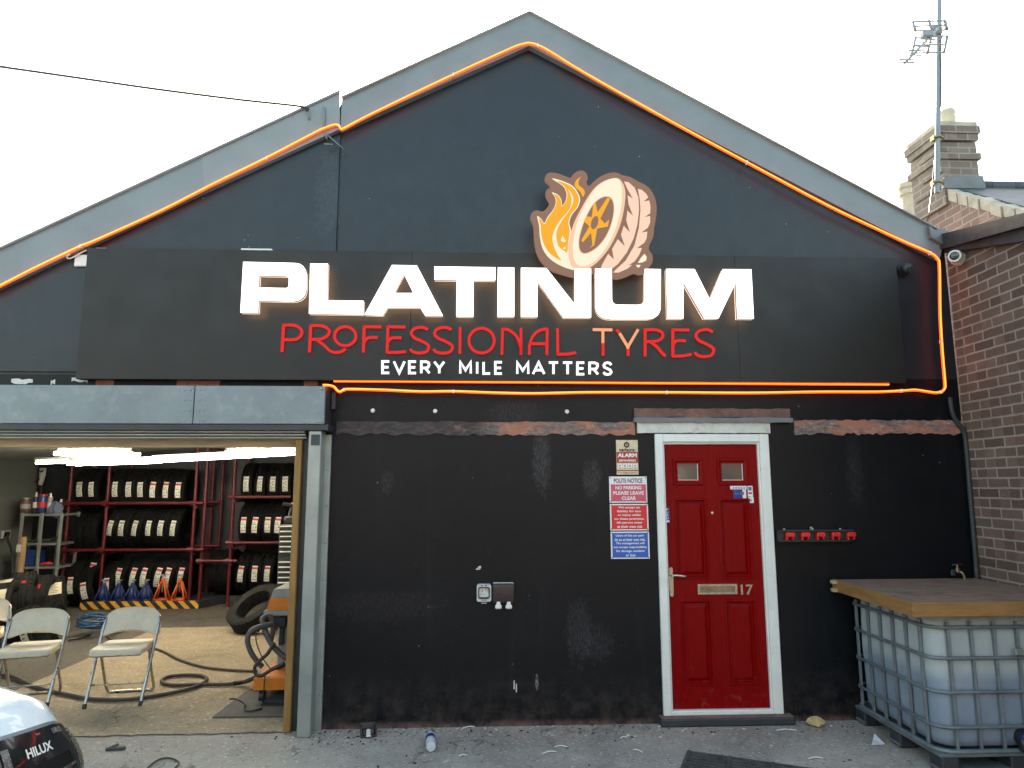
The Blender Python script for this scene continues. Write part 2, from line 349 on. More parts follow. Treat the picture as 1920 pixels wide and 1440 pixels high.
M = dict(
    wall=wallmat('black_render_paint', (.0030, .0042, .0060), (.0052, .0068, .0090), .24), wall_flare_tint=wallmat('flare_tinted_black_render', (.0085, .0135, .0195), (.0130, .0190, .0255), .44), band=bandmat(), tank=tankmat(), board_top=boardmat(), red_door=doormat_red(), hazard=hazardmat(),  # upper wall colour lightened and blued to paint in flare and sky sheen
    yard=groundmat('yard_concrete', (.395, .370, .315), (.25, .235, .205), (.52, .49, .43), (.33, .245, .195)),
    slab=groundmat('garage_concrete', (.41, .325, .205), (.29, .23, .145), (.49, .40, .265), (.24, .19, .14)),
    dim_ground=groundmat('added_dim_ground', (.045, .045, .046), (.032, .032, .033), (.065, .064, .062), (.05, .048, .045)),
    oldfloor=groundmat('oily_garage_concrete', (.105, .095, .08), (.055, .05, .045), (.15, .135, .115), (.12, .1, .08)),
    fascia=mat('grey_blue_verge_sheet', (.180, .208, .218), .42, 0, .09, 2.5, .12, 30),
    fascia_pale=mat('pale_grey_verge_sheet', (.205, .232, .238), .45, 0, .10, 2.5, .12, 30),
    roof=mat('dark_roof_sheet', (.05, .055, .06), .7),
    brick_x=brickmat('dark_red_brick_side', 1, (.088, .056, .044), (.150, .098, .074), (.31, .265, .23)),
    brick_f=brickmat('sooty_chimney_brick', 2, (.17, .13, .105), (.225, .175, .145), (.31, .28, .24)),
    brick_far=brickmat('red_brick_terrace', 0, (.085, .045, .034), (.115, .062, .046), (.17, .15, .13), soot=.3),
    brick_pink=brickmat('weathered_pink_brick', 1, (.22, .125, .10), (.28, .17, .14), (.34, .29, .25), soot=.35),
    slate=slatemat('grey_slates', (.085, .10, .115)),
    lead=mat('lead_flashing', (.16, .17, .18), .55, .3),
    mortar=mat('pale_mortar_coping', (.42, .37, .29), .9, 0, .25, 9, .5, 40),
    clay=mat('pale_clay_pot', (.45, .40, .30), .8, 0, .2, 9, .3),
    tar=mat('black_bitumen_trim', (.028, .033, .038), .55, 0, .3, 6, .3, 40, dirt=((.1, .1, .1), .3)),
    galv=mat('galvanised_steel', (.33, .365, .345), .42, .55, .16, 3.5, .06, 30),
    galv_dull=mat('dull_galvanised_sheet', (.20, .235, .245), .5, .25, .14, 3.0, .06, 25, dirt=((.42, .45, .46), .35)),
    steel_dark=mat('dark_painted_steel', (.04, .045, .05), .45, .2, .2, 6),
    white_upvc=mat('white_upvc', (.74, .75, .70), .32, 0, .05, 4, dirt=((.35, .33, .28), .25)),
    white_paint=mat('flaking_white_paint', (.62, .60, .54), .7, 0, .12, 7, .4, 30, dirt=((.2, .18, .16), .5)),
    terracotta=mat('terracotta_paint', (.33, .135, .085), .8, 0, .3, 9, .4, 30, dirt=((.12, .1, .09), .8)),
    chrome=mat('brushed_chrome', (.46, .42, .35), .22, 1, .1, 8),
    brass=mat('tarnished_brass', (.30, .24, .15), .4, .9, .3, 20),
    glass=mat('dark_reflective_glass', (.03, .03, .03), .04, 0, .05, 3, spec=.9),
    sign_panel=mat('satin_black_sign_panel', (.0125, .0108, .009), .46, 0, .10, 1.5, spec=.42),
    sign_white=glow('lit_white_acrylic', (1, .985, .93), 2.4),
    sign_halo=glow('warm_halo_light', (1, .70, .48), 5.0),
    sign_side=glow('translucent_letter_return', (1, .66, .50), .30, (.22, .17, .14)),
    sign_red=glow('lit_red_acrylic', (.85, .024, .022), .95, (.03, .003, .003)),
    sign_cream=glow('lit_cream_acrylic', (1, .42, .20), .95, (.03, .02, .02)),
    sign_text=glow('lit_white_lettering', (1, 1, .97), .75),
    emb_back=glow('bronze_emblem_back', (.285, .15, .10), .95, (.03, .025, .02)),
    emb_cream=glow('lit_cream_print', (1, .93, .70), .95, (.03, .025, .02)),
    emb_peach=glow('lit_peach_print', (1, .62, .40), .95, (.03, .025, .02)),
    emb_orange=glow('lit_orange_print', (1, .44, .008), .95, (.03, .025, .02)),
    emb_gold=glow('lit_gold_print', (.95, .44, .013), .95, (.03, .025, .02)),
    emb_pink=glow('lit_pale_pink_print', (1, .70, .52), .95, (.03, .025, .02)),
    led_core=glow('lit_amber_led', (1, .088, .005), 7.0, (.7, .4, .1)),
    led_body=glow('lit_orange_silicone', (1, .050, .003), 2.2, (.6, .2, .05)),
    tube=glow('lit_white_tube', (1, .89, .68), 72.0),
    rubber=mat('black_tyre_rubber', (.0035, .0036, .004), .75, 0, .25, 9, .35, 40, spec=.2),
    rubber_dusty=mat('dusty_tyre_rubber', (.012, .0118, .011), .75, 0, .35, 9, .35, 40, spec=.25, dirt=((.05, .047, .042), .5)),
    tag_white=mat('white_tag_card', (.62, .62, .56), .6, 0, .05),
    tag_red=mat('red_tag_print', (.45, .045, .045), .6),
    tag_ink=mat('black_tag_print', (.03, .03, .03), .6),
    tag_band=mat('cream_tyre_label', (.62, .55, .40), .6, 0, .1, 8, dirt=((.3, .25, .18), .5)),
    rack_red=mat('red_painted_scaffold', (.085, .004, .008), .45, .1, .3, 9, .1, 40, dirt=((.12, .06, .06), .5)),
    inner_wall=mat('dark_navy_inner_wall', (.015, .019, .028), .6, 0, .25, 1.6, .2, 30, dirt=((.06, .065, .075), .3)),
    grey_wall=mat('grey_painted_inner_wall', (.19, .205, .185), .6, 0, .12, 1.5, .15, 30),
    cage=mat('weathered_grey_cage_steel', (.155, .185, .20), .48, .35, .25, 7, .1, 40, dirt=((.30, .33, .34), .35)),
    grid_rubber=mat('dusty_grid_rubber', (.055, .054, .05), .8, 0, .4, 12, .3, 60),
    bronze=mat('dull_bronze_letterbox', (.27, .225, .165), .3, .9, .25, 9),
    lintel_paint=mat('worn_lintel_render', (.15, .095, .075), .85, 0, .35, 5, .5, 30, dirt=((.36, .15, .09), .7)),
    ceiling=mat('pale_grey_ceiling_sheet', (.50, .51, .48), .7, 0, .12, 3),
    timber=woodmat('yellow_pine_timber', (.38, .205, .055)),
    timber_h=woodmat('pale_pine_header', (.55, .44, .27), (.5, 6, 6)),
    edge_wood=woodmat('ochre_board_edge', (.33, .175, .055), (1.2, 1.2, 8)),
    chair_pad=mat('grey_beige_vinyl', (.64, .55, .41), .5, 0, .08, 9, .1, 50, dirt=((.22, .2, .17), .3)),
    chair_tube=mat('chromed_tube', (.46, .44, .40), .3, 1, .1),
    rubber_foot=mat('black_rubber_foot', (.02, .02, .02), .6),
    hose=mat('brown_black_hose', (.050, .040, .032), .6, 0, .2, 9),
    hose_grey=mat('grey_torch_hose', (.11, .10, .09), .55, 0, .2, 9),
    blue_hose=mat('blue_coiled_hose', (.02, .07, .16), .4, 0, .2, 9),
    orange=mat('orange_machine_paint', (.72, .20, .012), .45, 0, .1, 6, dirt=((.3, .12, .03), .3)),
    orange_red=mat('orange_red_stand_paint', (.62, .10, .018), .45, 0, .15, 6),
    blue_paint=mat('blue_stand_paint', (.018, .035, .13), .45, 0, .2, 9),
    machine_grey=mat('grey_machine_panel', (.30, .29, .26), .5, 0, .15, 6),
    black_plastic=mat('black_plastic', (.022, .022, .023), .4),
    brown_plastic=mat('brown_black_lid', (.028, .019, .018), .35),
    grey_plastic=mat('pale_grey_plastic', (.50, .53, .51), .45, 0, .08, 9, dirt=((.2, .2, .18), .3)),
    white_plastic=mat('white_plastic', (.72, .71, .66), .4, 0, .06),
    cardboard=mat('cardboard_tube', (.36, .235, .125), .8, 0, .15),
    can_blue=mat('blue_can', (.015, .05, .20), .35), can_red=mat('red_can', (.5, .03, .03), .35),
    can_grey=mat('grey_label_can', (.35, .34, .32), .4), can_brown=mat('brown_can', (.12, .06, .05), .4),
    rag=mat('grey_blue_rag', (.12, .15, .22), .9),
    sign_w=mat('white_sign_board', (.76, .76, .76), .35, 0, .04),
    sign_r=mat('bright_red_sign_print', (.62, .022, .022), .35, 0, .05),
    sign_p=mat('faded_pink_red_sign_print', (.58, .085, .125), .4, 0, .1, 9),
    sign_b=mat('blue_sign_print', (.018, .10, .42), .35, 0, .06),
    sign_c=mat('cream_weathered_sign', (.66, .55, .36), .5, 0, .1, 20, dirt=((.2, .12, .06), .5)),
    sign_dr=mat('deep_red_sign_print', (.42, .035, .02), .45, 0, .1),
    ink_maroon=mat('maroon_sign_ink', (.17, .02, .04), .5),
    ink_brown=mat('dark_brown_sign_ink', (.07, .03, .02), .5),
    car_paint=mat('white_car_paint', (.62, .68, .72), .28, 0, .02, 2, coat=1.),
    lamp_dark=mat('smoked_headlamp_lens', (.03, .031, .034), .08, 0, .3, 14, spec=.8, coat=1.),
    lamp_silver=mat('silver_lamp_trim', (.42, .42, .40), .25, .6, .25, 30),
    amber=mat('amber_reflector', (.6, .16, .03), .3),
    tyre_road=mat('car_tyre', (.02, .02, .02), .7),
    plastic_clear=mat('clear_bottle_plastic', (.55, .58, .62), .12, 0, .1, 20),
    label_blue=mat('blue_bottle_label', (.01, .03, .22), .4),
    sponge=mat('yellow_stone', (.45, .33, .16), .9, 0, .25, 30, .5),
    litter=mat('pale_litter', (.5, .48, .44), .8, 0, .35, 60),
    grit=mat('dark_grit', (.035, .033, .03), .9, 0, .4, 60),
    mat_rubber=mat('grey_floor_mat', (.085, .08, .07), .8, 0, .2, 5, .3, 60),
    wire=mat('black_cable', (.02, .02, .02), .5),
    bare_alu=mat('weathered_aluminium', (.22, .24, .26), .5, .3, .15),
    clip_red=mat('bright_red_plastic', (.65, .02, .015), .35, 0, .06),
)


# ------------------------------------------------------------------ mesh helpers
class MB:
    def __init__(s): s.bm = bmesh.new()
    def bb(s, x0, x1, y0, y1, z0, z1, bev=0., seg=1, mtx=None):
        mm = Matrix.Translation(((x0 + x1) / 2, (y0 + y1) / 2, (z0 + z1) / 2)) @ Matrix.Diagonal((abs(x1 - x0), abs(y1 - y0), abs(z1 - z0), 1))
        r = bmesh.ops.create_cube(s.bm, size=1, matrix=(mtx @ mm) if mtx else mm)
        if bev:
            es = list({e for v in r['verts'] for e in v.link_edges})
            bmesh.ops.bevel(s.bm, geom=es, offset=bev, segments=seg, affect='EDGES', profile=.5)
        return s
    def ring(s, c, a, b, r, n):
        return [s.bm.verts.new(c + a * (r * math.cos(2 * PI * i / n)) + b * (r * math.sin(2 * PI * i / n))) for i in range(n)]
    def bridge(s, A, B, smooth=True):
        n = len(A)
        for i in range(n):
            try:
                f = s.bm.faces.new((A[i], A[(i + 1) % n], B[(i + 1) % n], B[i])); f.smooth = smooth
            except ValueError: pass
    def tube(s, pts, r, n=8, cap=True, closed=False, flat=None):
        P = [Vector(p) for p in pts]
        rr = r if isinstance(r, (list, tuple)) else [r] * len(P)
        prev = None; rings = []
        for i, p in enumerate(P):
            a, b = P[max(0, i - 1)], P[min(len(P) - 1, i + 1)]
            if closed: a, b = P[i - 1], P[(i + 1) % len(P)]
            t = (b - a).normalized() if (b - a).length else Vector((0, 0, 1))
            if prev is None:
                u = t.orthogonal().normalized()
            else:
                u = (prev - t * prev.dot(t))
                u = u.normalized() if u.length > 1e-6 else t.orthogonal().normalized()
            prev = u
            rings.append(s.ring(p, u, t.cross(u), rr[i], n))
        for i in range(len(rings) - 1): s.bridge(rings[i], rings[i + 1])
        if closed: s.bridge(rings[-1], rings[0])
        elif cap:
            s.bm.faces.new(rings[0][::-1]); s.bm.faces.new(rings[-1])
        return s
    def cyl(s, p0, p1, r0, r1=None, n=16):
        return s.tube([p0, p1], [r0, r0 if r1 is None else r1], n)
    def lathe(s, prof, mtx=None, n=24, closed=False):
        """prof: (radius, height) pairs round local z"""
        mtx = mtx or Matrix()
        rings = []
        for (r, h) in prof:
            rings.append([s.bm.verts.new(mtx @ Vector((r * math.cos(2 * PI * i / n), r * math.sin(2 * PI * i / n), h))) for i in range(n)])
        for i in range(len(rings) - 1): s.bridge(rings[i], rings[i + 1])
        if closed: s.bridge(rings[-1], rings[0])
        else:
            if prof[0][0] > 1e-5: s.bm.faces.new(rings[0][::-1])
            if prof[-1][0] > 1e-5: s.bm.faces.new(rings[-1])
        return s
    def prism(s, loops, f, back=True):
        """loops: outer then holes of (u, v); f(u, v, t) -> point, t = 0 front, 1 back"""
        flat = [p for L in loops for p in L]
        tris = tessellate_polygon([[Vector((u, v, 0)) for (u, v) in L] for L in loops])
        A = [s.bm.verts.new(f(u, v, 0)) for (u, v) in flat]
        for t in tris:
            try: s.bm.faces.new([A[i] for i in t])
            except ValueError: pass
        if back:
            B = [s.bm.verts.new(f(u, v, 1)) for (u, v) in flat]
            for t in tris:
                try: s.bm.faces.new([B[i] for i in t[::-1]])
                except ValueError: pass
            k = 0
            for L in loops:
                n = len(L)
                for i in range(n):
                    a, b = k + i, k + (i + 1) % n
                    try: s.bm.faces.new((A[a], A[b], B[b], B[a]))
                    except ValueError: pass
                k += n
        return s
    def slabxz(s, loops, y0, y1):
        return s.prism(loops, lambda u, v, t: Vector((u, y0 if t == 0 else y1, v)))
    def slabyz(s, loops, x0, x1):
        return s.prism(loops, lambda u, v, t: Vector((x0 if t == 0 else x1, u, v)))
    def slabxy(s, loops, z0, z1):
        return s.prism(loops, lambda u, v, t: Vector((u, v, z1 if t == 0 else z0)))
    def quad(s, *p):
        s.bm.faces.new([s.bm.verts.new(Vector(q)) for q in p]); return s
    def build(s, name, m, parent=None, smooth=0, mtx=None):
        bmesh.ops.recalc_face_normals(s.bm, faces=s.bm.faces[:])
        if mtx: s.bm.transform(mtx)
        off = Vector((0, 0, 0)); p = parent
        while p is not None:
            off += p.location; p = p.parent
        if off.length: bmesh.ops.translate(s.bm, vec=-off, verts=s.bm.verts[:])
        me = bpy.data.meshes.new(name)
        s.bm.to_mesh(me); s.bm.free()
        me.materials.append(M[m] if isinstance(m, str) else m)
        if smooth:
            me.polygons.foreach_set('use_smooth', [True] * len(me.polygons))
            me.set_sharp_from_angle(angle=R(smooth))
        o = bpy.data.objects.new(name, me)
        COL.objects.link(o)
        if parent: o.parent = parent
        return o

def explode(o):
    """give every loose piece of a mesh an object of its own, same name, material and parent"""
    bm = bmesh.new(); bm.from_mesh(o.data); bm.verts.ensure_lookup_table()
    seen, isl = set(), []
    for v in bm.verts:
        if v.index in seen: continue
        st, comp = [v], []
        seen.add(v.index)
        while st:
            x = st.pop(); comp.append(x.index)
            for e in x.link_edges:
                y = e.other_vert(x)
                if y.index not in seen: seen.add(y.index); st.append(y)
        isl.append(set(comp))
    for k, comp in enumerate(isl):
        b2 = bm.copy(); b2.verts.ensure_lookup_table()
        bmesh.ops.delete(b2, geom=[v for v in b2.verts if v.index not in comp], context='VERTS')
        if k == 0: me = o.data
        else:
            me = bpy.data.meshes.new(o.data.name); 
            for m in o.data.materials: me.materials.append(m)
            c = bpy.data.objects.new(o.name.split('.')[0], me); COL.objects.link(c); c.parent = o.parent; c.location = o.location
        b2.to_mesh(me); b2.free()
    bm.free()
    return o
def tag(o, label, cat, group=None):
    o['label'] = label; o['category'] = cat
    if group: o['group'] = group
    return o
def thing(name, label, cat, loc=(0, 0, 0), group=None):
    o = bpy.data.objects.new(name, None); COL.objects.link(o)
    o.location = loc; o.empty_display_size = .1
    return tag(o, label, cat, group)
def struct(o, kind='structure'):
    o['kind'] = kind; return o
def dup(o, parent=None):
    c = o.copy(); COL.objects.link(c)
    if parent: c.parent = parent
    for ch in list(o.children): dup(ch, c)
    return c
def smoothline(pts, n=6, closed=False):
    P = [Vector(p) for p in pts]; out = []
    N = len(P)
    for i in range(N if closed else N - 1):
        if closed: a, b, c, d = P[i - 1], P[i], P[(i + 1) % N], P[(i + 2) % N]
        else: a, b, c, d = P[max(0, i - 1)], P[i], P[i + 1], P[min(N - 1, i + 2)]
        for k in range(n):
            t = k / n
            out.append(.5 * ((2 * b) + (c - a) * t + (2 * a - 5 * b + 4 * c - d) * t * t + (3 * b - a - 3 * c + d) * t ** 3))
    if not closed: out.append(P[-1])
    return out
def sm2(pts, n=5, closed=True):
    return [(v.x, v.y) for v in smoothline([(a, b, 0) for a, b in pts], n, closed)]

# lettering set in the built-in typeface, turned into mesh faces
_TXT = {}
def glyphs(s, bold=0., space=1.):
    key = (s, bold, space)
    if key not in _TXT:
        cu = bpy.data.curves.new('lettering', 'FONT')
        cu.body = s; cu.size = 1; cu.offset = bold; cu.space_character = space; cu.resolution_u = 4
        ob = bpy.data.objects.new('lettering', cu)
        COL.objects.link(ob)
        dg = bpy.context.evaluated_depsgraph_get()
        me = bpy.data.meshes.new_from_object(ob.evaluated_get(dg))
        vs = [v.co.copy() for v in me.vertices]; fs = [list(p.vertices) for p in me.polygons]
        bpy.data.objects.remove(ob); bpy.data.curves.remove(cu); bpy.data.meshes.remove(me)
        _TXT[key] = (vs, fs)
    return _TXT[key]
def write(mb, s, x0, x1, z0, z1, f, bold=0., space=1.):
    """fit the words s into x0..x1, z0..z1; f(u, v) -> point"""
    vs, fs = glyphs(s, bold, space)
    ax, bx = min(v.x for v in vs), max(v.x for v in vs)
    az, bz = min(v.y for v in vs), max(v.y for v in vs)
    V = [mb.bm.verts.new(f(x0 + (v.x - ax) / (bx - ax) * (x1 - x0), z0 + (v.y - az) / (bz - az) * (z1 - z0))) for v in vs]
    for t in fs:
        try: mb.bm.faces.new([V[i] for i in t])
        except ValueError: pass
    return mb

# ================================================================== THE SETTING: yard and garage floor
mb = MB(); mb.quad((-60, -60, 0), (60, -60, 0), (60, 60, 0), (-60, 60, 0))
struct(mb.build('yard_ground', 'yard'))
mb = MB(); mb.quad((-60, -40, .004), (60, -40, .004), (60, -6.6, .004), (-60, -6.6, .004))
struct(mb.build('added_dark_ground', 'dim_ground'))  # unseen dark sheet added behind the camera to dim the wall's reflections
mb = MB(); mb.quad((-6.98, -.03, .004), (-1.35, -.02, .004), (-1.35, 5.9, .004), (-6.98, 5.9, .004))
struct(mb.build('garage_floor', 'oldfloor'))
e0, e1 = G(0, 1308), G(292, 1178)
dd = (e1 - e0).normalized()
q0 = e1 - dd * ((e1.y - .01) / dd.y)
rg = random.Random(4)
edge = [(q0.x + (-1.36 - q0.x) * i / 60, -.09 + .04 * i / 60 + rg.uniform(-.018, .018)) for i in range(61)]
mb = MB(); mb.prism([edge + [(-1.36, e1.y + .1), (e1.x, e1.y)]], lambda u, v, t: Vector((u, v, .008 - .003 * t)), False)
struct(mb.build('concrete_slab', 'slab'))
mb = MB()
nrm = Vector((-dd.y, dd.x, 0)) * .012
a, b = Vector((q0.x, -.06, 0)), e1
mb.prism([[(a.x + nrm.x, a.y), (b.x + nrm.x, b.y), (b.x - nrm.x, b.y), (a.x - nrm.x, a.y)]], lambda u, v, t: Vector((u, v, .012 - .003 * t)))
mb.prism([[(e1.x, e1.y - .012), (-1.37, e1.y + .088), (-1.37, e1.y + .112), (e1.x, e1.y + .012)]], lambda u, v, t: Vector((u, v, .0125 - .003 * t)))
struct(mb.build('floor_joint', 'mat_rubber'))

# ================================================================== THE GARAGE BUILDING
B = thing('garage_building', 'black painted gabled tyre garage with red front door and open roller shutter', 'building')
# gable outline, measured along the verge
pk = W(993, 25, -.06); jr = W(641, 186, -.06); re = W(1773, 441, -.06)
sl = (pk.z - jr.z) / (pk.x - jr.x)
jl = W(637, 172, -.06); le = W(0, 468, -.06)
sl2 = (jl.z - le.z) / (jl.x - le.x)
XL, ZL = -7.2, 2.72
xk = le.x - (le.z - ZL) / sl2
DX0, DX1, DZ0, DZ1 = 1.359, 2.265, .06, 2.15        # door frame
OX0, OX1, OZ = -6.6, -1.30, 2.26                    # shutter opening
ZM = 2.60                                            # wall split behind the sign; colour above carries painted-in lens flare
outer = [(XL, ZM), (XL, ZL - .03), (xk, ZL - .03), (jl.x, jl.z - .05), (jr.x, jr.z - .05), (pk.x, pk.z - .05), (3.80, re.z - .07), (3.86, re.z - .1), (3.865, ZM)]
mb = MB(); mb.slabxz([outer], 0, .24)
mb.build('gable_wall', 'wall_flare_tint', B)
outer = [(XL, 0), (XL, ZM), (3.865, ZM), (3.875, 0), (DX1, 0), (DX1, DZ1), (DX0, DZ1), (DX0, 0), (OX1, 0), (OX1, OZ), (OX0, OZ), (OX0, 0)]
mb = MB(); mb.slabxz([outer], 0, .24)
front = mb.build('front_wall', 'wall', B)
# upper left part of the gable stands slightly proud (a later extension)
sx = W(637, 300).x
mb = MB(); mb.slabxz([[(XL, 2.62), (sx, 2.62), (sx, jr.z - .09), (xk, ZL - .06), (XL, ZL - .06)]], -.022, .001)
mb.build('extension_wall', 'wall_flare_tint', B)
# verge boards
def verge(pts_top, pts_low, y0, y1, m):
    loop = [(p.x, p.z) for p in pts_top] + [(p.x, p.z) for p in pts_low[::-1]]
    mb = MB(); mb.slabxz([loop], y0, y1); return mb.build('verge_board', m, B)
lo = [W(638, 243, -.06), W(850, 144, -.06), W(992, 86, -.06)]
verge([jr, pk], [lo[0], lo[2]], -.06, .06, 'fascia')
verge([pk, re], [lo[2], W(1762, 485, -.06)], -.061, .06, 'fascia')
jm = W(378, 293, -.068); jml = W(384, 358, -.068)
verge([jm, W(637, 172, -.068)], [jml, W(637, 242, -.068)], -.068, .05, 'fascia_pale')
e_l = Vector((xk, 0, ZL))
verge([e_l, jm], [e_l - Vector((0, 0, .325)), jml], -.063, .05, 'fascia')
# thin drip flashing along the top edge
mb = MB()
for p, q in ((e_l, W(637, 172, -.075)), (jr, pk), (pk, re)):
    mb.tube([Vector((p.x, -.075, p.z + .004)), Vector((q.x, -.075, q.z + .004))], .012, 6)
mb.build('drip_edge', 'fascia_pale', B)
mb = MB()
def lug(x0, y0_, x1, y1_, w=.006): mb.tube([W(x0, y0_, -.08), W(x1, y1_, -.08)], w, 6)
lug(607, 201, 608, 238, .010); lug(609, 245, 613, 262); lug(608, 270, 624, 271); lug(613, 252, 644, 279, .004); lug(578, 212, 580, 224, .008)
explode(mb.build('cable_bracket', 'fascia', B))
mb = MB(); a, b = W(622, 736, -.03), W(629, 768, -.03); mb.bb(a.x, b.x, -.04, .001, b.z, a.z, .003); mb.build('steel_bracket', 'steel_dark', B)
# roof
def roofslope(p, q, z_off=-.02):
    mb = MB()
    mb.prism([[(p.x, p.z + z_off), (q.x, q.z + z_off), (q.x, q.z + z_off - .06), (p.x, p.z + z_off - .06)]],
             lambda u, v, t: Vector((u, -.05 if t == 0 else 6.2, v)))
    return mb.build('roof', 'roof', B)
roofslope(pk, re); roofslope(jr, pk); roofslope(Vector((XL, 0, ZL)), e_l); roofslope(e_l, jl, -.025)
# inner shell of the workshop
mb = MB(); mb.bb(-7.2, -1.2, 5.9, 6.1, 0, 3.0); mb.build('rear_wall', 'inner_wall', B)
mb = MB(); mb.bb(-7.18, -7.0, .24, 5.9, 0, 2.70); mb.build('side_wall', 'grey_wall', B)
mb = MB(); mb.bb(-1.28, -1.16, .24, 5.9, 0, 3.0); mb.build('partition_wall', 'inner_wall', B)
mb = MB(); mb.bb(3.62, 3.86, .24, 6.0, 0, 3.7); mb.build('side_wall', 'wall', B)
c0, c1 = W(0, 868, 5.88), W(400, 838, 5.88)
cs = (c1.z - c0.z) / (c1.x - c0.x)
zc = lambda x: c0.z + cs * (x - c0.x)
mb = MB()
mb.prism([[(-7.0, zc(-7.0)), (-1.28, zc(-1.28)), (-1.28, zc(-1.28) + .05), (-7.0, zc(-7.0) + .05)]], lambda u, v, t: Vector((u, .26 if t == 0 else 5.9, v)))
mb.build('ceiling', 'ceiling', B)
# weathered band above the old shop front and the built-up lintel over the door
def ragged(x0, x1, zt, zb, amp, n=46):
    t = [(x0 + (x1 - x0) * i / n, zt + random.uniform(-amp, amp) * .5) for i in range(n + 1)]
    u = [(x0 + (x1 - x0) * i / n, zb + random.uniform(-amp, amp)) for i in range(n + 1)]
    return t + u[::-1]
bl, br = W(632, 795), W(1190, 795)
mb = MB(); mb.slabxz([ragged(bl.x, br.x, W(900, 791).z, W(900, 815).z, .012)], -.012, .001)
bl, br = W(1488, 795), W(1806, 795)
mb.slabxz([ragged(bl.x, br.x, W(1600, 788).z, W(1600, 814).z, .012)], -.012, .001)
explode(mb.build('weathered_band', 'band', B))
mb = MB()
l0, l1 = W(1190, 783, -.03), W(1482, 783, -.03)
mb.slabxz([ragged(l0.x, l1.x, W(1300, 766, -.03).z, W(1300, 783, -.03).z, .008, 24)], -.03, .001)
mb.build('lintel_render', 'lintel_paint', B)
mb = MB()
mb.slabxz([ragged(l0.x - .01, l1.x + .01, W(1300, 783, -.05).z, W(1300, 792, -.05).z, .004, 30)], -.055, .001)
mb.build('lintel_flashing', 'lead', B)
mb = MB()
l0, l1 = W(1193, 800, -.035), W(1444, 800, -.035)
mb.slabxz([ragged(l0.x + .01, l1.x, W(1300, 791, -.035).z, DZ1 + .006, .003, 30)], -.035, .001)
mb.build('lintel_board', 'white_paint', B)
# strip left behind the sign's lower edge, over the shutter
mb = MB()
for (xa, xb) in ((180, 214), (332, 412), (570, 596)):
    a, b = W(xa, 716), W(xb, 716)
    mb.slabxz([ragged(a.x, b.x, a.z + .03, a.z - .035, .014, 10)], -.004, .001)
explode(mb.build('old_paint_patch', 'terracotta', B))
mb = MB()
for (xa, xb, ya) in ((22, 62, 714), (96, 104, 716), (135, 165, 711)):
    a, b = W(xa, ya), W(xb, ya)
    mb.slabxz([ragged(a.x, b.x, a.z + .012, a.z - .016, .012, 6)], -.005, .001)
a, b = W(892, 1062), W(902, 1067.5)
mb.slabxz([sm2([(a.x, b.z), (a.x + .012, a.z - .012), (a.x + .022, a.z), (b.x, a.z + .002), (b.x - .004, a.z - .016), (b.x - .012, b.z - .002)])], -.006, .001)
for (x, y) in ((964, 1284), (968, 1290)):
    p = W(x, y); mb.bb(p.x - .004, p.x + .004, -.004, .001, p.z - .03, p.z + .03)
explode(mb.build('filler_patch', 'white_paint', B))
mb = MB()
for (x, y) in ((699, 770), (816, 771), (1063, 772)):
    p = W(x, y)
    mb.lathe([(.006, -.012), (.016, -.012), (.018, 0)], Matrix.Translation((p.x, 0, p.z)) @ Matrix.Rotation(R(-90), 4, 'X'), 12)
explode(mb.build('wall_plug', 'white_plastic', B))

# ---- roller shutter
y0 = -.20
a, b, c = W(0, 724, y0), W(610, 724, y0), W(610, 795, y0)
sh = thing('roller_shutter', 'grey galvanised roller shutter box and guide rail over the open garage bay', 'shutter')
mb = MB()
xm = W(363, 760, y0).x
mb.bb(-7.0, xm - .003, y0, 0, c.z, b.z, .004); mb.bb(xm + .003, b.x, y0, 0, c.z, b.z, .004)
box = mb.build('shutter_box', 'galv_dull', sh)
mb = MB()
for px in (347, 357, 375, 384):
    for k in range(4):
        p = W(px - k * .7, 731 + 19.5 * k, y0)
        mb.lathe([(.007, 0), (.005, .004), (0, .005)], Matrix.Translation(p) @ Matrix.Rotation(R(90), 4, 'X'), 8)
for (px, py) in ((603, 729), (601, 790)):
    mb.lathe([(.011, 0), (.009, .006), (0, .007)], Matrix.Translation(W(px, py, y0)) @ Matrix.Rotation(R(90), 4, 'X'), 10)
explode(mb.build('rivet', 'galv', box))
mb = MB(); mb.bb(-7.0, b.x + .03, y0 + .012, -.001, c.z - .046, c.z - .001, .003); mb.build('box_underside', 'steel_dark', sh)
mb = MB()
mb = MB(); mb.bb(b.x + .0005, b.x + .006, y0 + .004, -.001, c.z + .002, b.z - .004); mb.build('end_plate', 'steel_dark', sh)
mb = MB()
zs = c.z - .046
for k in range(3): mb.bb(-7.0, OX1 - .02, -.15 + .03 * k, -.10 + .03 * k, zs - .016 - .020 * k, zs - .020 * k, .005)
explode(mb.build('curtain', 'galv', sh))
gx0, gx1 = W(555, 1378, -.16).x, W(580, 1378, -.16).x
gt0, gt1 = W(577, 835, -.16).x, W(601, 835, -.16).x
gx0, gx1 = (gx0 + gt0) / 2 + .004, (gx1 + gt1) / 2 + .006
mb = MB(); mb.bb(gx0, gx1, -.165, -.03, 0, zs, .006); mb.bb(gx0 + .01, gx1 + .045, -.03, -.001, 0, zs - .02, .003)
gr = mb.build('guide_rail', 'galv', sh)
mb = MB()
for k in range(7):
    mb.lathe([(.009, 0), (.007, .005), (0, .006)], Matrix.Translation((gx1 + .028, -.031, .25 + k * .27)) @ Matrix.Rotation(R(90), 4, 'X'), 8)
explode(mb.build('bolt', 'galv', gr))
mb = MB(); mb.bb(gx1 - .075, gx1 - .012, -.172, -.165, zs - .11, zs - .03, .002); mb.build('maker_plate', 'steel_dark', gr)
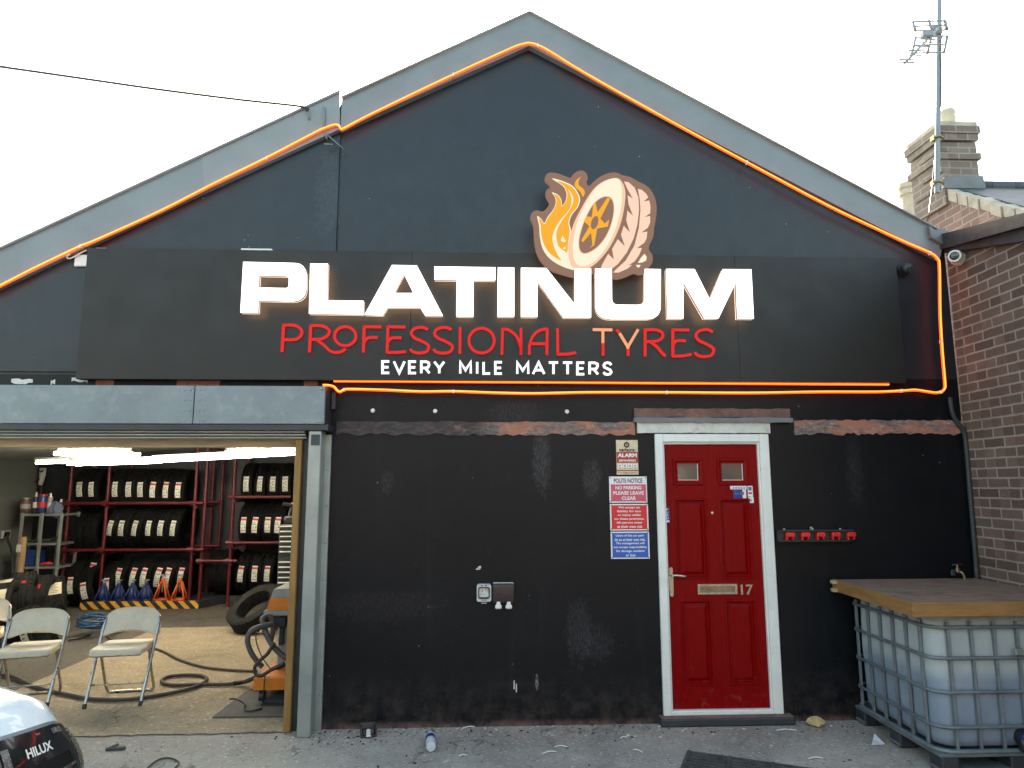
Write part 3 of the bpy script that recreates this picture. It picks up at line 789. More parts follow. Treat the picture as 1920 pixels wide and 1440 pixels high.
# dark steel channel, timber post and timber header inside the opening
mb = MB(); mb.bb(gx0 - .125, gx0 - .004, -.02, .05, 0, zs - .01, .004); mb.build('inner_channel', 'steel_dark', sh)
tx = W(541, 1360, .0).x
mb = MB(); mb.bb(tx - .025, tx + .028, -.06, .04, .0, 2.19, .006); mb.build('timber_post', 'timber', B)
hz0, hz1 = W(300, 839, .06).z, W(300, 822, .06).z
mb = MB(); mb.bb(OX0, tx + .12, .05, .14, hz0, hz1 + .03, .005); mb.build('timber_header', 'timber_h', B)
mb = MB(); mb.bb(OX0, tx + .3, .141, .24, hz1 - .01, OZ + .02); mb.build('header_steel', 'galv_dull', B)

# ---- red door
door = bpy.data.objects.new('door', None); COL.objects.link(door); door.parent = B
fw = .062
mb = MB()
mb.bb(DX0, DX0 + fw, -.03, .06, DZ0, DZ1, .006); mb.bb(DX1 - fw - .012, DX1, -.03, .06, DZ0, DZ1, .006)
mb.bb(DX0 + fw, DX1 - fw - .012, -.029, .06, DZ1 - .066, DZ1 - .001, .006)
mb.bb(DX0 + fw, DX1 - fw - .012, -.029, .06, DZ0 + .001, DZ0 + .034, .005)
mb.bb(DX0 + fw, DX0 + fw + .012, -.012, .06, DZ0 + .034, DZ1 - .066, .003); mb.bb(DX1 - fw - .026, DX1 - fw - .012, -.012, .06, DZ0 + .034, DZ1 - .066, .003)
mb.bb(DX0 + fw + .012, DX1 - fw - .026, -.012, .06, DZ1 - .08, DZ1 - .066, .003)
mb.build('door_frame', 'white_upvc', door)
YL = .012
lx0, lx1, lz0, lz1 = DX0 + fw + .014, DX1 - fw - .028, DZ0 + .036, DZ1 - .082
def rect(x0, y0_, x1, y1_):
    a, b = W(x0, y0_, YL), W(x1, y1_, YL); return a.x, b.x, b.z, a.z
panes = [rect(1270, 869, 1310, 900.5), rect(1352.5, 869, 1394, 900.5)]
pans = [(W(1267, 937, YL).x, W(1322, 937, YL).x, W(1300, 1083, YL).z, W(1300, 937, YL).z),
        (W(1350, 937, YL).x, W(1403, 937, YL).x, W(1380, 1083, YL).z, W(1380, 937, YL).z),
        (W(1277, 1127, YL).x, W(1331, 1127, YL).x, W(1300, 1283, YL).z, W(1300, 1127, YL).z),
        (W(1361, 1127, YL).x, W(1414, 1127, YL).x, W(1380, 1282, YL).z, W(1380, 1127, YL).z)]
holes = [[(a, z0), (b, z0), (b, z1), (a, z1)] for (a, b, z0, z1) in panes + pans]
mb = MB(); mb.slabxz([[(lx0, lz0), (lx1, lz0), (lx1, lz1), (lx0, lz1)]] + holes, YL, .055)
leaf = mb.build('door_leaf', 'red_door', door)
def nested(mb, r, steps, last=True):
    """concentric rectangles: (inset, y) - a moulded panel"""
    a, b, z0, z1 = r; prev = None
    for (i, y) in steps:
        q = [mb.bm.verts.new(Vector(p)) for p in ((a + i, y, z0 + i), (b - i, y, z0 + i), (b - i, y, z1 - i), (a + i, y, z1 - i))]
        if prev:
            for k in range(4): mb.bm.faces.new((prev[k], prev[(k + 1) % 4], q[(k + 1) % 4], q[k]))
        prev = q
    if last: mb.bm.faces.new(prev)
for r in pans:
    mb = MB(); nested(mb, r, [(-.012, YL), (-.006, YL - .007), (.003, YL - .007), (.014, YL + .013), (.022, YL + .013), (.046, YL - .001)]); mb.build('door_panel', 'red_door', door)
for r in panes:
    mb = MB(); nested(mb, r, [(-.040, YL), (-.034, YL - .010), (-.022, YL - .010), (-.004, YL + .006), (0, YL + .010), (0, YL + .018)], False)
    w = mb.build('door_window', 'red_door', door)
    a, b, z0, z1 = r
    mb = MB(); mb.bb(a - .001, b + .001, YL + .012, YL + .02, z0 - .001, z1 + .001); mb.build('pane', 'glass', w)
    mb = MB(); mb.bb(b - .006, b - .001, YL + .006, YL + .0119, z0, z1); mb.bb(a, b - .006, YL + .006, YL + .0119, z0, z0 + .004); explode(mb.build('glazing_bead', 'white_upvc', w))
mb = MB(); a, b = W(1307, 1095, YL), W(1382, 1113.5, YL)
mb.slabxz([[(a.x, b.z), (b.x, b.z), (b.x, a.z), (a.x, a.z)], [(a.x + .018, b.z + .015), (b.x - .018, b.z + .015), (b.x - .018, a.z - .015), (a.x + .018, a.z - .015)]], YL - .012, YL - .001)
lb = mb.build('letterbox', 'chrome', door)
mb = MB(); mb.bb(a.x + .017, b.x - .017, YL - .007, YL - .001, b.z + .014, a.z - .014, .002); mb.build('letterbox_flap', 'bronze', door)
mb = MB(); a, b = W(1253.5, 1064, YL), W(1262.5, 1118, YL)
bm_pl = sm2([(a.x, b.z + .02), (a.x + .018, b.z), (b.x, b.z + .02), (b.x, a.z - .02), (a.x + .018, a.z), (a.x, a.z - .02)], 4)
mb.slabxz([bm_pl], YL - .011, YL - .001)
h0 = W(1258.5, 1078, YL); h1 = W(1287, 1080.5, YL - .05)
mb.cyl((h0.x, YL - .01, h0.z), (h0.x, YL - .055, h0.z), .011, .010, 12)
mb.tube(smoothline([(h0.x, YL - .05, h0.z), (h0.x + .03, YL - .056, h0.z + .002), (h1.x - .02, YL - .056, h1.z), (h1.x, YL - .05, h1.z)]), [.010] * 12 + [.009] * 4 + [.007] * 3, 10)
p = W(1257.5, 1108, YL); mb.cyl((p.x, YL - .012, p.z), (p.x, YL - .016, p.z), .009, n=12)
mb.build('handle', 'chrome', door, 40)
mb = MB(); p = W(1335, 962, YL); mb.lathe([(.012, 0), (.011, .006), (.006, .007)], Matrix.Translation((p.x, YL, p.z)) @ Matrix.Rotation(R(90), 4, 'X'), 16)
mb.build('peephole', 'chrome', door, 40)
mb = MB(); a, b = W(1388, 1096, YL), W(1412, 1115, YL)
write(mb, '17', a.x, b.x, b.z, a.z, lambda u, v: Vector((u, YL - .006, v)), .02)
r = bmesh.ops.extrude_face_region(mb.bm, geom=mb.bm.faces[:]); bmesh.ops.translate(mb.bm, vec=(0, .005, 0), verts=[v for v in r['geom'] if isinstance(v, bmesh.types.BMVert)])
mb.build('house_number', 'chrome', door)
# stickers on the door leaf
def flat(mb, px0, py0, px1, py1, y):
    a, b = W(px0, py0, y), W(px1, py1, y); mb.bb(a.x, b.x, y, y + .0012, b.z, a.z); return a, b
mb = MB(); a, b = flat(mb, 1246.5, 951.5, 1256, 980, YL - .0015); st = mb.build('push_sticker', 'ink_maroon', door); st.data.materials[0] = M['label_blue']
mb = MB(); wd = b.x - a.x; hh = a.z - b.z
for k, ch in enumerate('PUSH'):
    write(mb, ch, a.x + wd * .28, b.x - wd * .28, a.z - hh * (.21 + .185 * k), a.z - hh * (.07 + .185 * k), lambda u, v: Vector((u, YL - .0022, v)), .03)
mb.prism([[(a.x + wd * .1, b.z + hh * .03), (b.x - wd * .1, b.z + hh * .03), (b.x - wd * .1, b.z + hh * .15), (a.x + wd * .45, b.z + hh * .2), (a.x + wd * .3, b.z + hh * .1)]], lambda u, v, t: Vector((u, YL - .0022, v)), False)
mb.build('sticker_lettering', 'sign_w', st)
mb = MB(); flat(mb, 1369, 911, 1400, 917.5, YL - .0014); flat(mb, 1392, 918, 1399.5, 934, YL - .0014); flat(mb, 1401.5, 911, 1412, 932, YL - .0014); flat(mb, 1403, 932.4, 1413.5, 943, YL - .0014)
st = mb.build('card_sticker', 'sign_w', door)
mb = MB(); flat(mb, 1374.5, 918, 1391.8, 934.5, YL - .0014); mb.build('blue_sticker', 'sign_b', door).data.materials[0] = M['label_blue']
mb = MB(); flat(mb, 1376, 924, 1386, 927, YL - .0022); flat(mb, 1388, 922, 1395, 928, YL - .0022); flat(mb, 1403, 913, 1409.5, 919.5, YL - .0022)
flat(mb, 1377, 919.5, 1381, 921.5, YL - .0022); mb.build('sticker_print', 'rag', st)
mb = MB()
for k in range(5): flat(mb, 1374 + 5 * k, 914, 1377 + 5 * k, 916, YL - .0022)
flat(mb, 1403.5, 930, 1407, 931, YL - .0022)
for k in range(3):
    p = W(1406.5 + 1.6 * k, 938, YL - .002)
    mb.tube([(p.x + .012 * math.cos(t) - .012, YL - .002, p.z + .012 * math.sin(t)) for t in [-.8, -.4, 0, .4, .8]], .0018, 4)
explode(mb.build('contactless_mark', 'ink_brown', st))
mb = MB(); p = W(1404.8, 924.5, YL - .002); q = W(1408.2, 924.5, YL - .002)
for c_ in (p, q): mb.lathe([(.0, .0012), (.008, .001), (.008, 0)], Matrix.Translation(c_) @ Matrix.Rotation(R(90), 4, 'X'), 14)
explode(mb.build('card_circles', 'clip_red', st))
# step
a, b = W(1234, 1358, -.10), W(1487, 1350, -.10)
mb = MB(); mb.bb(DX0 - .04, DX1 + .06, -.09, .06, 0, DZ0 - .002, .01); mb.build('door_step', 'tar', B)
mb = MB(); mb.bb(DX0 - .03, DX1 + .05, -.082, .05, DZ0 - .0015, DZ0 + .001); mb.build('step_top', 'lintel_paint', B)

# ================================================================== NEIGHBOURING BUILDINGS
# brick wall at the right: runs towards the camera from the front wall's end
dv = CM @ Vector(((968 - 960) / F_PX, 1, (720 - 885) / F_PX)); wx = dv.x / dv.y        # plan slope of the wall
BX = 3.875
bxw = lambda y: BX + wx * y
NB = thing('brick_outbuilding', 'dark red brick building with black verge adjoining the garage on the right', 'building')
v0, v1 = W(1776, 437), None
def onwall(px, py, off=0.):
    c = Vector((0, CAM_Y, CAM_Z)); r = CM @ Vector(((px - 960) / F_PX, 1, (720 - py) / F_PX))
    t = (BX - off - c.x + wx * c.y) / (r.x - wx * r.y)
    return c + r * t
t0, t1 = onwall(1790, 470, .02), onwall(1919, 432, .02)
vs_ = (t0.z - t1.z) / (t0.y - t1.y)
zt = lambda y: t0.z + vs_ * (y - t0.y)
mb = MB()
YN = -2.6
mb.prism([[(.0, 0), (YN, 0), (YN, zt(YN)), (.0, zt(.0))]], lambda u, v, t: Vector((bxw(u) + (0 if t == 0 else 3.5), u, v)))
mb.build('brick_wall', 'brick_x', NB)
def vband(pA, pB, pC, pD, off, thick, m, name):
    """strip on the brick wall between measured points (top a->b, bottom c->d), carried on to YN"""
    a, b, c, d = (onwall(*p, off) for p in (pA, pB, pC, pD))
    s1 = (b.z - a.z) / (b.y - a.y); s2 = (d.z - c.z) / (d.y - c.y)
    ys = (.12, YN)
    L = [(y, a.z + s1 * (y - a.y)) for y in ys] + [(y, c.z + s2 * (y - c.y)) for y in ys[::-1]]
    mb = MB(); mb.prism([L], lambda u, v, t: Vector((bxw(u) - off + (0 if t == 0 else thick), u, v)))
    return mb.build(name, m, NB)
vband((1783, 434), (1919, 399), (1783, 462), (1919, 424), .09, .3, 'tar', 'verge_capping')
vband((1783, 458), (1919, 420), (1783, 472), (1919, 452), .05, .05, 'tar', 'verge_board')
mb = MB(); a, b = onwall(1783, 440, .05), onwall(1919, 403, .05)
s1 = (b.z - a.z) / (b.y - a.y)
mb.prism([[(.12, a.z + s1 * (.12 - a.y) - .02), (YN, a.z + s1 * (YN - a.y) - .02), (YN, a.z + s1 * (YN - a.y) - .08), (.12, a.z + s1 * (.12 - a.y) - .08)]],
         lambda u, v, t: Vector((bxw(u) + .19 + (0 if t == 0 else 3.3), u, v)))
mb.build('roof', 'roof', NB)
# lead flashing where the two roofs meet
mb = MB()
L = [W(p, q, -.09) for p, q in ((1741, 424), (1752, 432), (1764, 428), (1778, 436), (1784, 442), (1776, 452), (1766, 458), (1745, 446))]
mb.slabxz([[(p.x, p.z) for p in L]], -.10, .02)
mb.build('lead_flashing', 'lead', NB)
# black conduit that follows the corner
P = [W(p, q, -.03) for p, q in ((1781, 745), (1786, 775), (1797, 795), (1808, 812), (1813, 850), (1817, 900), (1822, 960), (1827, 1020), (1832, 1085), (1848, 1340))]
mb = MB(); mb.tube(smoothline(P, 5), .018, 10)
tag(mb.build('conduit_pipe', 'tar', None, 60), 'black painted conduit running down the corner between black wall and brick wall', 'pipe')

# terraced house behind, seen over the roofs
TH = thing('terraced_house', 'pink brick gable end with slate roof and chimney behind the garage', 'house')
GX = 4.72
ap = on(1762, 366, 0, GX)
hs = .66
ye, ze = .05, ap.z - hs * (ap.y - .05)
yb = ap.y + (ap.y - ye)
mb = MB(); mb.slabyz([[(ye, 0), (yb, 0), (yb, ze), (ap.y, ap.z), (ye, ze)]], GX, 9.5); mb.build('gable_wall', 'brick_pink', TH)
for sgn in (-1, 1):
    y2 = ye - .12 if sgn < 0 else yb + .12
    z2 = ze - hs * .12
    mb = MB()
    mb.prism([[(y2, z2 + .03), (ap.y, ap.z + .03), (ap.y, ap.z + .10), (y2, z2 + .10)]], lambda u, v, t: Vector((GX + .10 if t == 0 else 9.7, u, v)))
    mb.build('roof', 'slate', TH)
mb = MB()
for k in range(9):
    f0, f1 = k / 9, (k + 1) / 9 - .015
    for (ya, yb_) in ((ap.y, ye - .1), (ap.y, yb + .1)):
        p = Vector((GX, ya + (yb_ - ya) * f0, ap.z - hs * abs(yb_ - ya) * f0)); q = Vector((GX, ya + (yb_ - ya) * f1, ap.z - hs * abs(yb_ - ya) * f1))
        j = random.uniform(-.012, .012)
        mb.slabyz([[(p.y, p.z - .03 + j), (q.y, q.z - .03 + j), (q.y, q.z + .075 + j), (p.y, p.z + .09 + j)]], GX - .02 + j, GX + .15)
mb.build('gable_coping', 'mortar', TH)
mb = MB()
mb.tube([(GX + .3, ap.y, ap.z + .10), (9.7, ap.y, ap.z + .10)], .06, 10)
mb.build('ridge_tile', 'slate', TH)
cy0 = ap.y - .12
cl, cr = W(1766, 300, cy0).x, W(1833, 300, cy0).x
ctop = W(1790, 238, cy0).z
cb_, cdep = ap.z - .15, .50
mb = MB()
mb.bb(cl, cr, cy0, cy0 + cdep, cb_, ctop - .17)
for k, (o_, h0_, h1_) in enumerate(((.025, .36, .29), (.02, .15, .08), (.035, .08, .0))):
    mb.bb(cl - o_, cr + o_, cy0 - o_, cy0 + cdep + o_, ctop - h0_, ctop - h1_ - .001)
# worn brick courses at the edges
for k in range(9):
    z = cb_ + .2 + k * .075; o_ = random.choice((0, 0, .012, .02))
    if o_: mb.bb(cl - o_, cl + .1, cy0 - .004, cy0 + cdep * random.uniform(.5, 1), z, z + .066)
ch = mb.build('chimney', 'brick_f', TH)
mb = MB(); mb.prism([[(cl - .02, cy0 - .02), (cr + .02, cy0 - .02), (cr + .02, cy0 + cdep), (cl - .02, cy0 + cdep)]], lambda u, v, t: Vector((u + (0 if t == 0 else 0), v, ctop + (.05 if t == 0 else 0)))); mb.build('flaunching', 'mortar', ch)
pc = W(1777, 222, cy0 + .2)
mb = MB()
zt_ = W(1777, 208, cy0 + .2).z
mb.lathe([(.075, ctop), (.075, ctop + .02), (.068, ctop + .03)] + [(.068 + (.008 if k % 2 else 0), ctop + .03 + (zt_ - ctop - .03) * k / 8) for k in range(1, 9)] + [(.055, zt_), (.05, zt_ - .08), (0, zt_ - .08)],
         Matrix.Translation((pc.x, cy0 + .2, 0)), 18)
mb.build('chimney_pot', 'clay', ch, 30)
mb = MB(); zf = ap.z + .02
mb.slabxz([[(cl - .02, zf), (cr + .05, zf), (cr + .03, zf + .14), (cl, zf + .12)]], cy0 - .012, cy0 + .02); mb.build('chimney_flashing', 'lead', ch)
# second pot lower down, left of the stack
p0 = W(1704, 345, 2.4); p1 = W(1704, 420, 2.4)
mb = MB(); mb.lathe([(.095, p1.z - .9), (.095, p0.z - .16), (.12, p0.z - .15), (.12, p0.z - .09), (.105, p0.z - .085), (.125, p0.z - .06), (.12, p0.z), (.09, p0.z), (.085, p0.z - .1), (0, p0.z - .1)], Matrix.Translation((p0.x, 2.4, 0)), 20)
mb.lathe([(.17, 0), (.17, p1.z - .88), (0, p1.z - .88)], Matrix.Translation((p0.x, 2.4, 0)), 16)
tag(mb.build('vent_stack', 'clay', None, 30), 'pale clay flue pot standing left of the brick chimney', 'chimney pot')

# aerial mast strapped to the chimney
mx = W(1757, 300, cy0 - .05).x; my = cy0 - .05
A = thing('tv_aerial', 'grey television aerial on a tall mast strapped to the chimney', 'aerial', (mx, my, cb_))
mtop = W(1762, -60, my)
mbot = W(1757, 362, my)
mb = MB(); mb.tube([mbot, mtop], .024, 12); mb.build('mast', 'bare_alu', A, 40)
mb = MB()
for py in (258, 342): 
    p = W(1757, py, my); mb.tube([(p.x - .05, my - .01, p.z), (p.x, my - .035, p.z), (p.x + .05, my - .01, p.z), (p.x + .09, my + .045, p.z)], .012, 6); mb.bb(p.x - .04, p.x + .04, my - .01, my + .05, p.z - .025, p.z + .025)
explode(mb.build('bracket', 'brass', A))
ap1, ap2 = W(1760, 52, my - .05), W(1697, 118, my - .75)
mb = MB(); mb.tube([ap1, ap2], .013, 6); bd = (ap2 - ap1)
mb.bb(ap1.x - .05, ap1.x + .05, my - .04, my + .03, ap1.z - .05, ap1.z + .03, .006)
mb.build('boom', 'bare_alu', A)
mb = MB()
for f in (.28, .36, .44, .56, .68, .80, .92, .985):
    c_ = ap1 + bd * f; mb.tube([c_ - Vector((.085, .0, .0)), c_ + Vector((.085, 0, 0))], .008, 5)
explode(mb.build('director_rod', 'bare_alu', A))
mb = MB()
def rod(pa, pb, r=.0095): mb.tube([W(*pa, my - .08), W(*pb, my - .08)], r, 5)
for pa, pb in (((1711, 41), (1773, 39)), ((1715, 49.5), (1775, 47)), ((1716.5, 58), (1777, 56)), ((1716, 70), (1777, 67.5)), ((1713, 85), (1773, 83)), ((1709.5, 100), (1770, 98))): rod(pa, pb)
for pa, pb in (((1711, 40), (1717, 59)), ((1741, 38), (1748, 57)), ((1771, 38), (1777, 57)), ((1717, 69), (1710, 101)), ((1748, 62), (1739, 101)), ((1777, 67), (1770, 99))): rod(pa, pb, .014)
mb.build('reflector', 'bare_alu', A)
mb = MB(); p = W(1738, 67, my - .28); mb.bb(p.x - .06, p.x + .05, my - .32, my - .26, p.z - .03, p.z + .03, .008); mb.build('dipole_box', 'bare_alu', A)
mb = MB(); mb.tube(smoothline([W(1783, -50, my - .03), W(1782, 15, my - .03), W(1776, 42, my - .04), W(1764, 80, my - .035), W(1765, 130, my - .03), W(1764, 200, my - .03)], 6), .005, 5)
mb.tube(smoothline([W(1752, 300, my - .03), W(1748, 350, my - .06), W(1744, 380, my - .3), W(1742, 400, my - .5)], 5), .005, 5)
mb.build('cable', 'wire', A)
# brick terrace across the yard, mirrored in the panes of the door
OP = thing('opposite_terrace', 'brick terrace across the yard reflected in the small panes of the red door', 'house', (0, -17, 0))
mb = MB(); mb.bb(-16, 16, -23, -17, 0, 5.2); mb.build('brick_wall', 'brick_far', OP)
mb = MB(); mb.slabyz([[(-23.3, 5.1), (-16.7, 5.1), (-20, 7.6)]], -16.2, 16.2); mb.build('roof', 'slate', OP)
for k in range(8):
    x = -14 + 4 * k
    mb = MB(); mb.bb(x - .55, x + .55, -17.02, -16.95, .9, 2.2); mb.bb(x - .55, x + .55, -17.02, -16.95, 3.2, 4.5); wo = mb.build('window', 'white_upvc', OP)
    mb = MB(); mb.bb(x - .48, x + .48, -16.949, -16.94, .97, 2.13); mb.bb(x - .48, x + .48, -16.949, -16.94, 3.27, 4.43); mb.build('pane', 'glass', wo)
    if k % 2: mb = MB(); mb.bb(x + 1.3, x + 2.2, -17.02, -16.95, 0, 2.1); mb.build('door', 'tar', OP)
# overhead line to the gable
P = [W(-60, 118, -.1), W(0, 125, -.1), W(140, 145, -.1), W(300, 168, -.1), W(450, 187, -.1), W(567, 200, -.1), W(574, 208, -.1)]
P[0].y -= .0
mb = MB(); mb.tube(smoothline([P[0] + (P[0] - P[1]) * 14] + P, 5), .0095, 6)
tag(mb.build('overhead_cable', 'wire'), 'thin dark cable slung across the sky to the left gable', 'cable')

# ================================================================== THE BIG SIGN
YS = -.10
tl, tr_, br_, bl_ = W(163, 463, YS), W(1685, 486, YS), W(1694, 718, YS), W(143, 710, YS)
X0, X1, Z0, Z1 = (tl.x + bl_.x) / 2, (tr_.x + br_.x) / 2, (br_.z + bl_.z) / 2, (tl.z + tr_.z) / 2
SG = thing('shop_sign', 'wide black shop sign reading PLATINUM PROFESSIONAL TYRES EVERY MILE MATTERS with burning wheel emblem', 'sign', ((X0 + X1) / 2, YS, Z0))
sx_ = [X0, W(770, 600, YS).x, W(1383, 600, YS).x, X1]
for k in range(3):
    mb = MB(); mb.bb(sx_[k] + (.0004 if k else 0), sx_[k + 1] - (.0004 if k < 2 else 0), YS, -.03, Z0, Z1, .002); mb.build('panel', 'sign_panel', SG)
mb = MB(); mb.bb(X0 + .01, X1 - .01, -.0298, -.024, Z0 + .01, Z1 - .01); mb.build('panel_back', 'steel_dark', SG)
mb = MB(); mb.bb(X0 + .02, X0 + 3.27, -.0235, -.001, Z1 - .10, Z1 - .04); mb.bb(X0 + .1, X1 - .1, -.0235, -.001, Z0 + .06, Z0 + .12)
explode(mb.build('backing_rail', 'galv', SG))
mb = MB(); a = W(455, 470, -.05); b = W(513, 470, -.05); mb.bb(a.x, b.x, -.09, -.03, Z1 + .0005, Z1 + .016, .002)
a = W(182, 464, -.05); b = W(201, 464, -.05); mb.bb(a.x, b.x, -.07, -.03, Z1 + .0005, Z1 + .012, .002)
explode(mb.build('top_bracket', 'white_plastic', SG))

YF, YB = -.225, -.188                      # letter face and back, standing off the panel
def zA(p): return (420 + p[0] * 520 / 1920, 460 + p[1] * 520 / 1920)
def zB(p): return (920 + p[0] * 520 / 1920, 460 + p[1] * 520 / 1920)
def L2(pts, conv, y=YF):
    out = []
    for p in pts:
        q = W(*conv(p), y); out.append((q.x, q.z))
    return out
def arc(p0, p1, p2, n=7):
    """quadratic curve through a control corner"""
    return [((1 - t) ** 2 * p0[0] + 2 * t * (1 - t) * p1[0] + t * t * p2[0], (1 - t) ** 2 * p0[1] + 2 * t * (1 - t) * p1[1] + t * t * p2[1]) for t in [i / n for i in range(n + 1)]]
LET = [
    ('P', zA, [[(133, 114), (480, 122)] + arc((500, 123), (572, 130), (571, 225)) + arc((570, 290), (568, 386), (470, 388)) + [(238, 382), (235, 467), (113, 466)],
               [(243, 208), (415, 212)] + arc((425, 212), (450, 213), (449, 235)) + arc((448, 270), (447, 296), (425, 296)) + [(240, 292)]]),
    ('L', zA, [[(597, 125), (720, 127), (714, 380), (967, 384), (965, 478), (588, 473)]]),
    ('A', zA, [[(1163, 136), (1335, 139), (1515, 487), (1393, 486), (1358, 429), (1132, 429), (1098, 485), (973, 480)], [(1247, 198), (1311, 330), (1178, 330)]]),
    ('T', zA, [[(1456, 146), (1880, 152), (1878, 242), (1728, 241), (1726, 493), (1608, 491), (1610, 240), (1457, 238)]]),
    ('I', zB, [[(50, 152), (163, 153), (163, 493), (47, 492)]]),
    ('N', zB, [[(210, 155), (385, 157), (582, 408), (582, 159), (695, 160), (695, 500), (505, 499), (325, 250), (323, 495), (210, 494)]]),
    ('U', zB, [[(723, 160), (838, 161), (840, 360)] + arc((840, 372), (842, 411), (885, 411)) + arc((1015, 412), (1064, 412), (1064, 372)) + [(1067, 163), (1178, 165), (1177, 400)]
               + arc((1176, 430), (1172, 508), (1080, 511)) + arc((835, 511), (730, 508), (726, 420))]),
    ('M', zB, [[(1215, 163), (1412, 164), (1518, 375), (1607, 165), (1805, 166), (1822, 508), (1708, 507), (1698, 255), (1577, 506), (1478, 505), (1335, 255), (1335, 507), (1225, 506)]]),
]
for ch_, cv, loops in LET:
    LL = [L2(l, cv) for l in loops]
    mb = MB(); mb.prism(LL, lambda u, v, t: Vector((u, YF, v)), False)
    fc = mb.build('letter', 'sign_white', SG)
    mb = MB()
    mb.prism(LL, lambda u, v, t: Vector((u, YF + .0008 if t == 0 else YB, v)))
    mb.build('letter_return', 'sign_side', fc)
    mb = MB()
    mb.prism(LL, lambda u, v, t: Vector((u, YB + .003, v)), False)
    mb.build('halo_light', 'sign_halo', fc)

def strokes(mb, lines, cv, r, y):
    for ln in lines:
        P = [W(*cv(p), y) for p in ln]
        n = len(P)
        # flat ribbon with thickness: offset polyline in the plane of the sign
        L, Rr = [], []
        for i, p in enumerate(P):
            a, b = P[max(0, i - 1)], P[min(n - 1, i + 1)]
            t = Vector((b.x - a.x, b.z - a.z)).normalized(); k = 1.
            if 0 < i < n - 1:
                t1 = Vector((p.x - a.x, p.z - a.z)).normalized(); t2 = Vector((b.x - p.x, b.z - p.z)).normalized()
                t = (t1 + t2).normalized() if (t1 + t2).length > .1 else t1
                k = min(2.2, 1 / max(.3, t.dot(t1)))
            q = Vector((-t.y, t.x)) * (r * k)
            L.append((p.x + q.x, p.z + q.y)); Rr.append((p.x - q.x, p.z - q.y))
        for i in range(n - 1):
            mb.prism([[L[i], L[i + 1], Rr[i + 1], Rr[i]]], lambda u, v, t: Vector((u, y if t == 0 else y + .014, v)))
def cur(pts, n=5): return [(v.x, v.y) for v in smoothline([(a, b, 0) for a, b in pts], n)]
def oval(cx, cy, rx, ry, n=26): return [(cx + rx * math.cos(2 * PI * i / n), cy + ry * math.sin(2 * PI * i / n)) for i in range(n + 1)]
def ess(x0, y0, x1, y1):
    w, h = x1 - x0, y1 - y0
    return cur([(x0 + w * .93, y0 + h * .09), (x0 + w * .62, y0), (x0 + w * .22, y0 + h * .06), (x0 + w * .06, y0 + h * .24), (x0 + w * .25, y0 + h * .42), (x0 + w * .62, y0 + h * .54),
                (x0 + w * .97, y0 + h * .72), (x0 + w * .86, y0 + h * .94), (x0 + w * .48, y0 + h), (x0 + w * .15, y0 + h * .95), (x0, y0 + h * .84)])
RED = [
    (zA, [[(412, 550), (400, 738)], cur([(405, 553), (480, 552), (530, 578), (534, 618), (495, 650), (412, 652)])]),
    (zA, [[(600, 553), (590, 740)], cur([(600, 555), (672, 556), (724, 582), (718, 620), (670, 648), (604, 650)]), cur([(640, 652), (690, 690), (740, 733), (795, 740), (842, 716)])]),
    (zA, [oval(838, 628, 74, 66)]),
    (zA, [[(970, 560), (964, 741)], [(965, 563), (1089, 564)], cur([(970, 668), (995, 640), (1062, 637)])]),
    (zA, [[(1135, 560), (1128, 745)], [(1130, 563), (1256, 565)], cur([(1134, 668), (1160, 641), (1228, 640)]), [(1128, 740), (1194, 741), (1260, 735)]]),
    (zA, [ess(1288, 566, 1420, 745)]), (zA, [ess(1449, 567, 1584, 746)]),
    (zA, [[(1635, 566), (1632, 750)]]), (zA, [oval(1783, 659, 88, 86)]),
    (zB, [[(83, 572), (77, 757)], cur([(83, 577), (130, 588), (180, 630), (208, 700), (210, 752)]), [(210, 572), (210, 757)]]),
    (zB, [cur([(268, 757), (270, 690), (292, 630), (335, 590), (394, 577)]), [(392, 573), (389, 758)], [(274, 680), (390, 681)]]),
    (zB, [[(463, 573), (465, 757)], cur([(460, 753), (530, 752), (592, 742)])]),
    (zB, [[(778, 676), (779, 763)]]), (zB, [[(951, 716), (953, 765)], [(872, 583), (893, 607)]]),
    (zB, [[(1070, 580), (1070, 768)], cur([(1066, 584), (1140, 584), (1186, 602), (1190, 635), (1150, 662), (1072, 666)]), cur([(1105, 667), (1150, 700), (1185, 742), (1212, 766)])]),
    (zB, [[(1262, 580), (1262, 770)], [(1258, 584), (1376, 586)], cur([(1262, 700), (1285, 662), (1352, 660)]), cur([(1258, 766), (1330, 765), (1392, 753)])]),
    (zB, [ess(1414, 582, 1548, 770)]),
]
for cv, ls in RED:
    mb = MB(); strokes(mb, ls, cv, .0105, YS - .016)
    mb.build('red_letter', 'sign_red', SG)
mb = MB(); strokes(mb, [[(708, 582), (843, 584)], [(778, 586), (778, 675)]], zB, .0105, YS - .0162); mb.build('red_letter', 'sign_cream', SG)['label'] = 'red letter T with its red face missing and pale inside showing'
mb = MB(); strokes(mb, [[(894, 608), (951, 702)], [(1022, 581), (951, 702)], [(951, 702), (951, 715)]], zB, .0105, YS - .0162); mb.build('red_letter', 'sign_cream', SG)['label'] = 'red letter Y with its red face missing and pale inside showing'
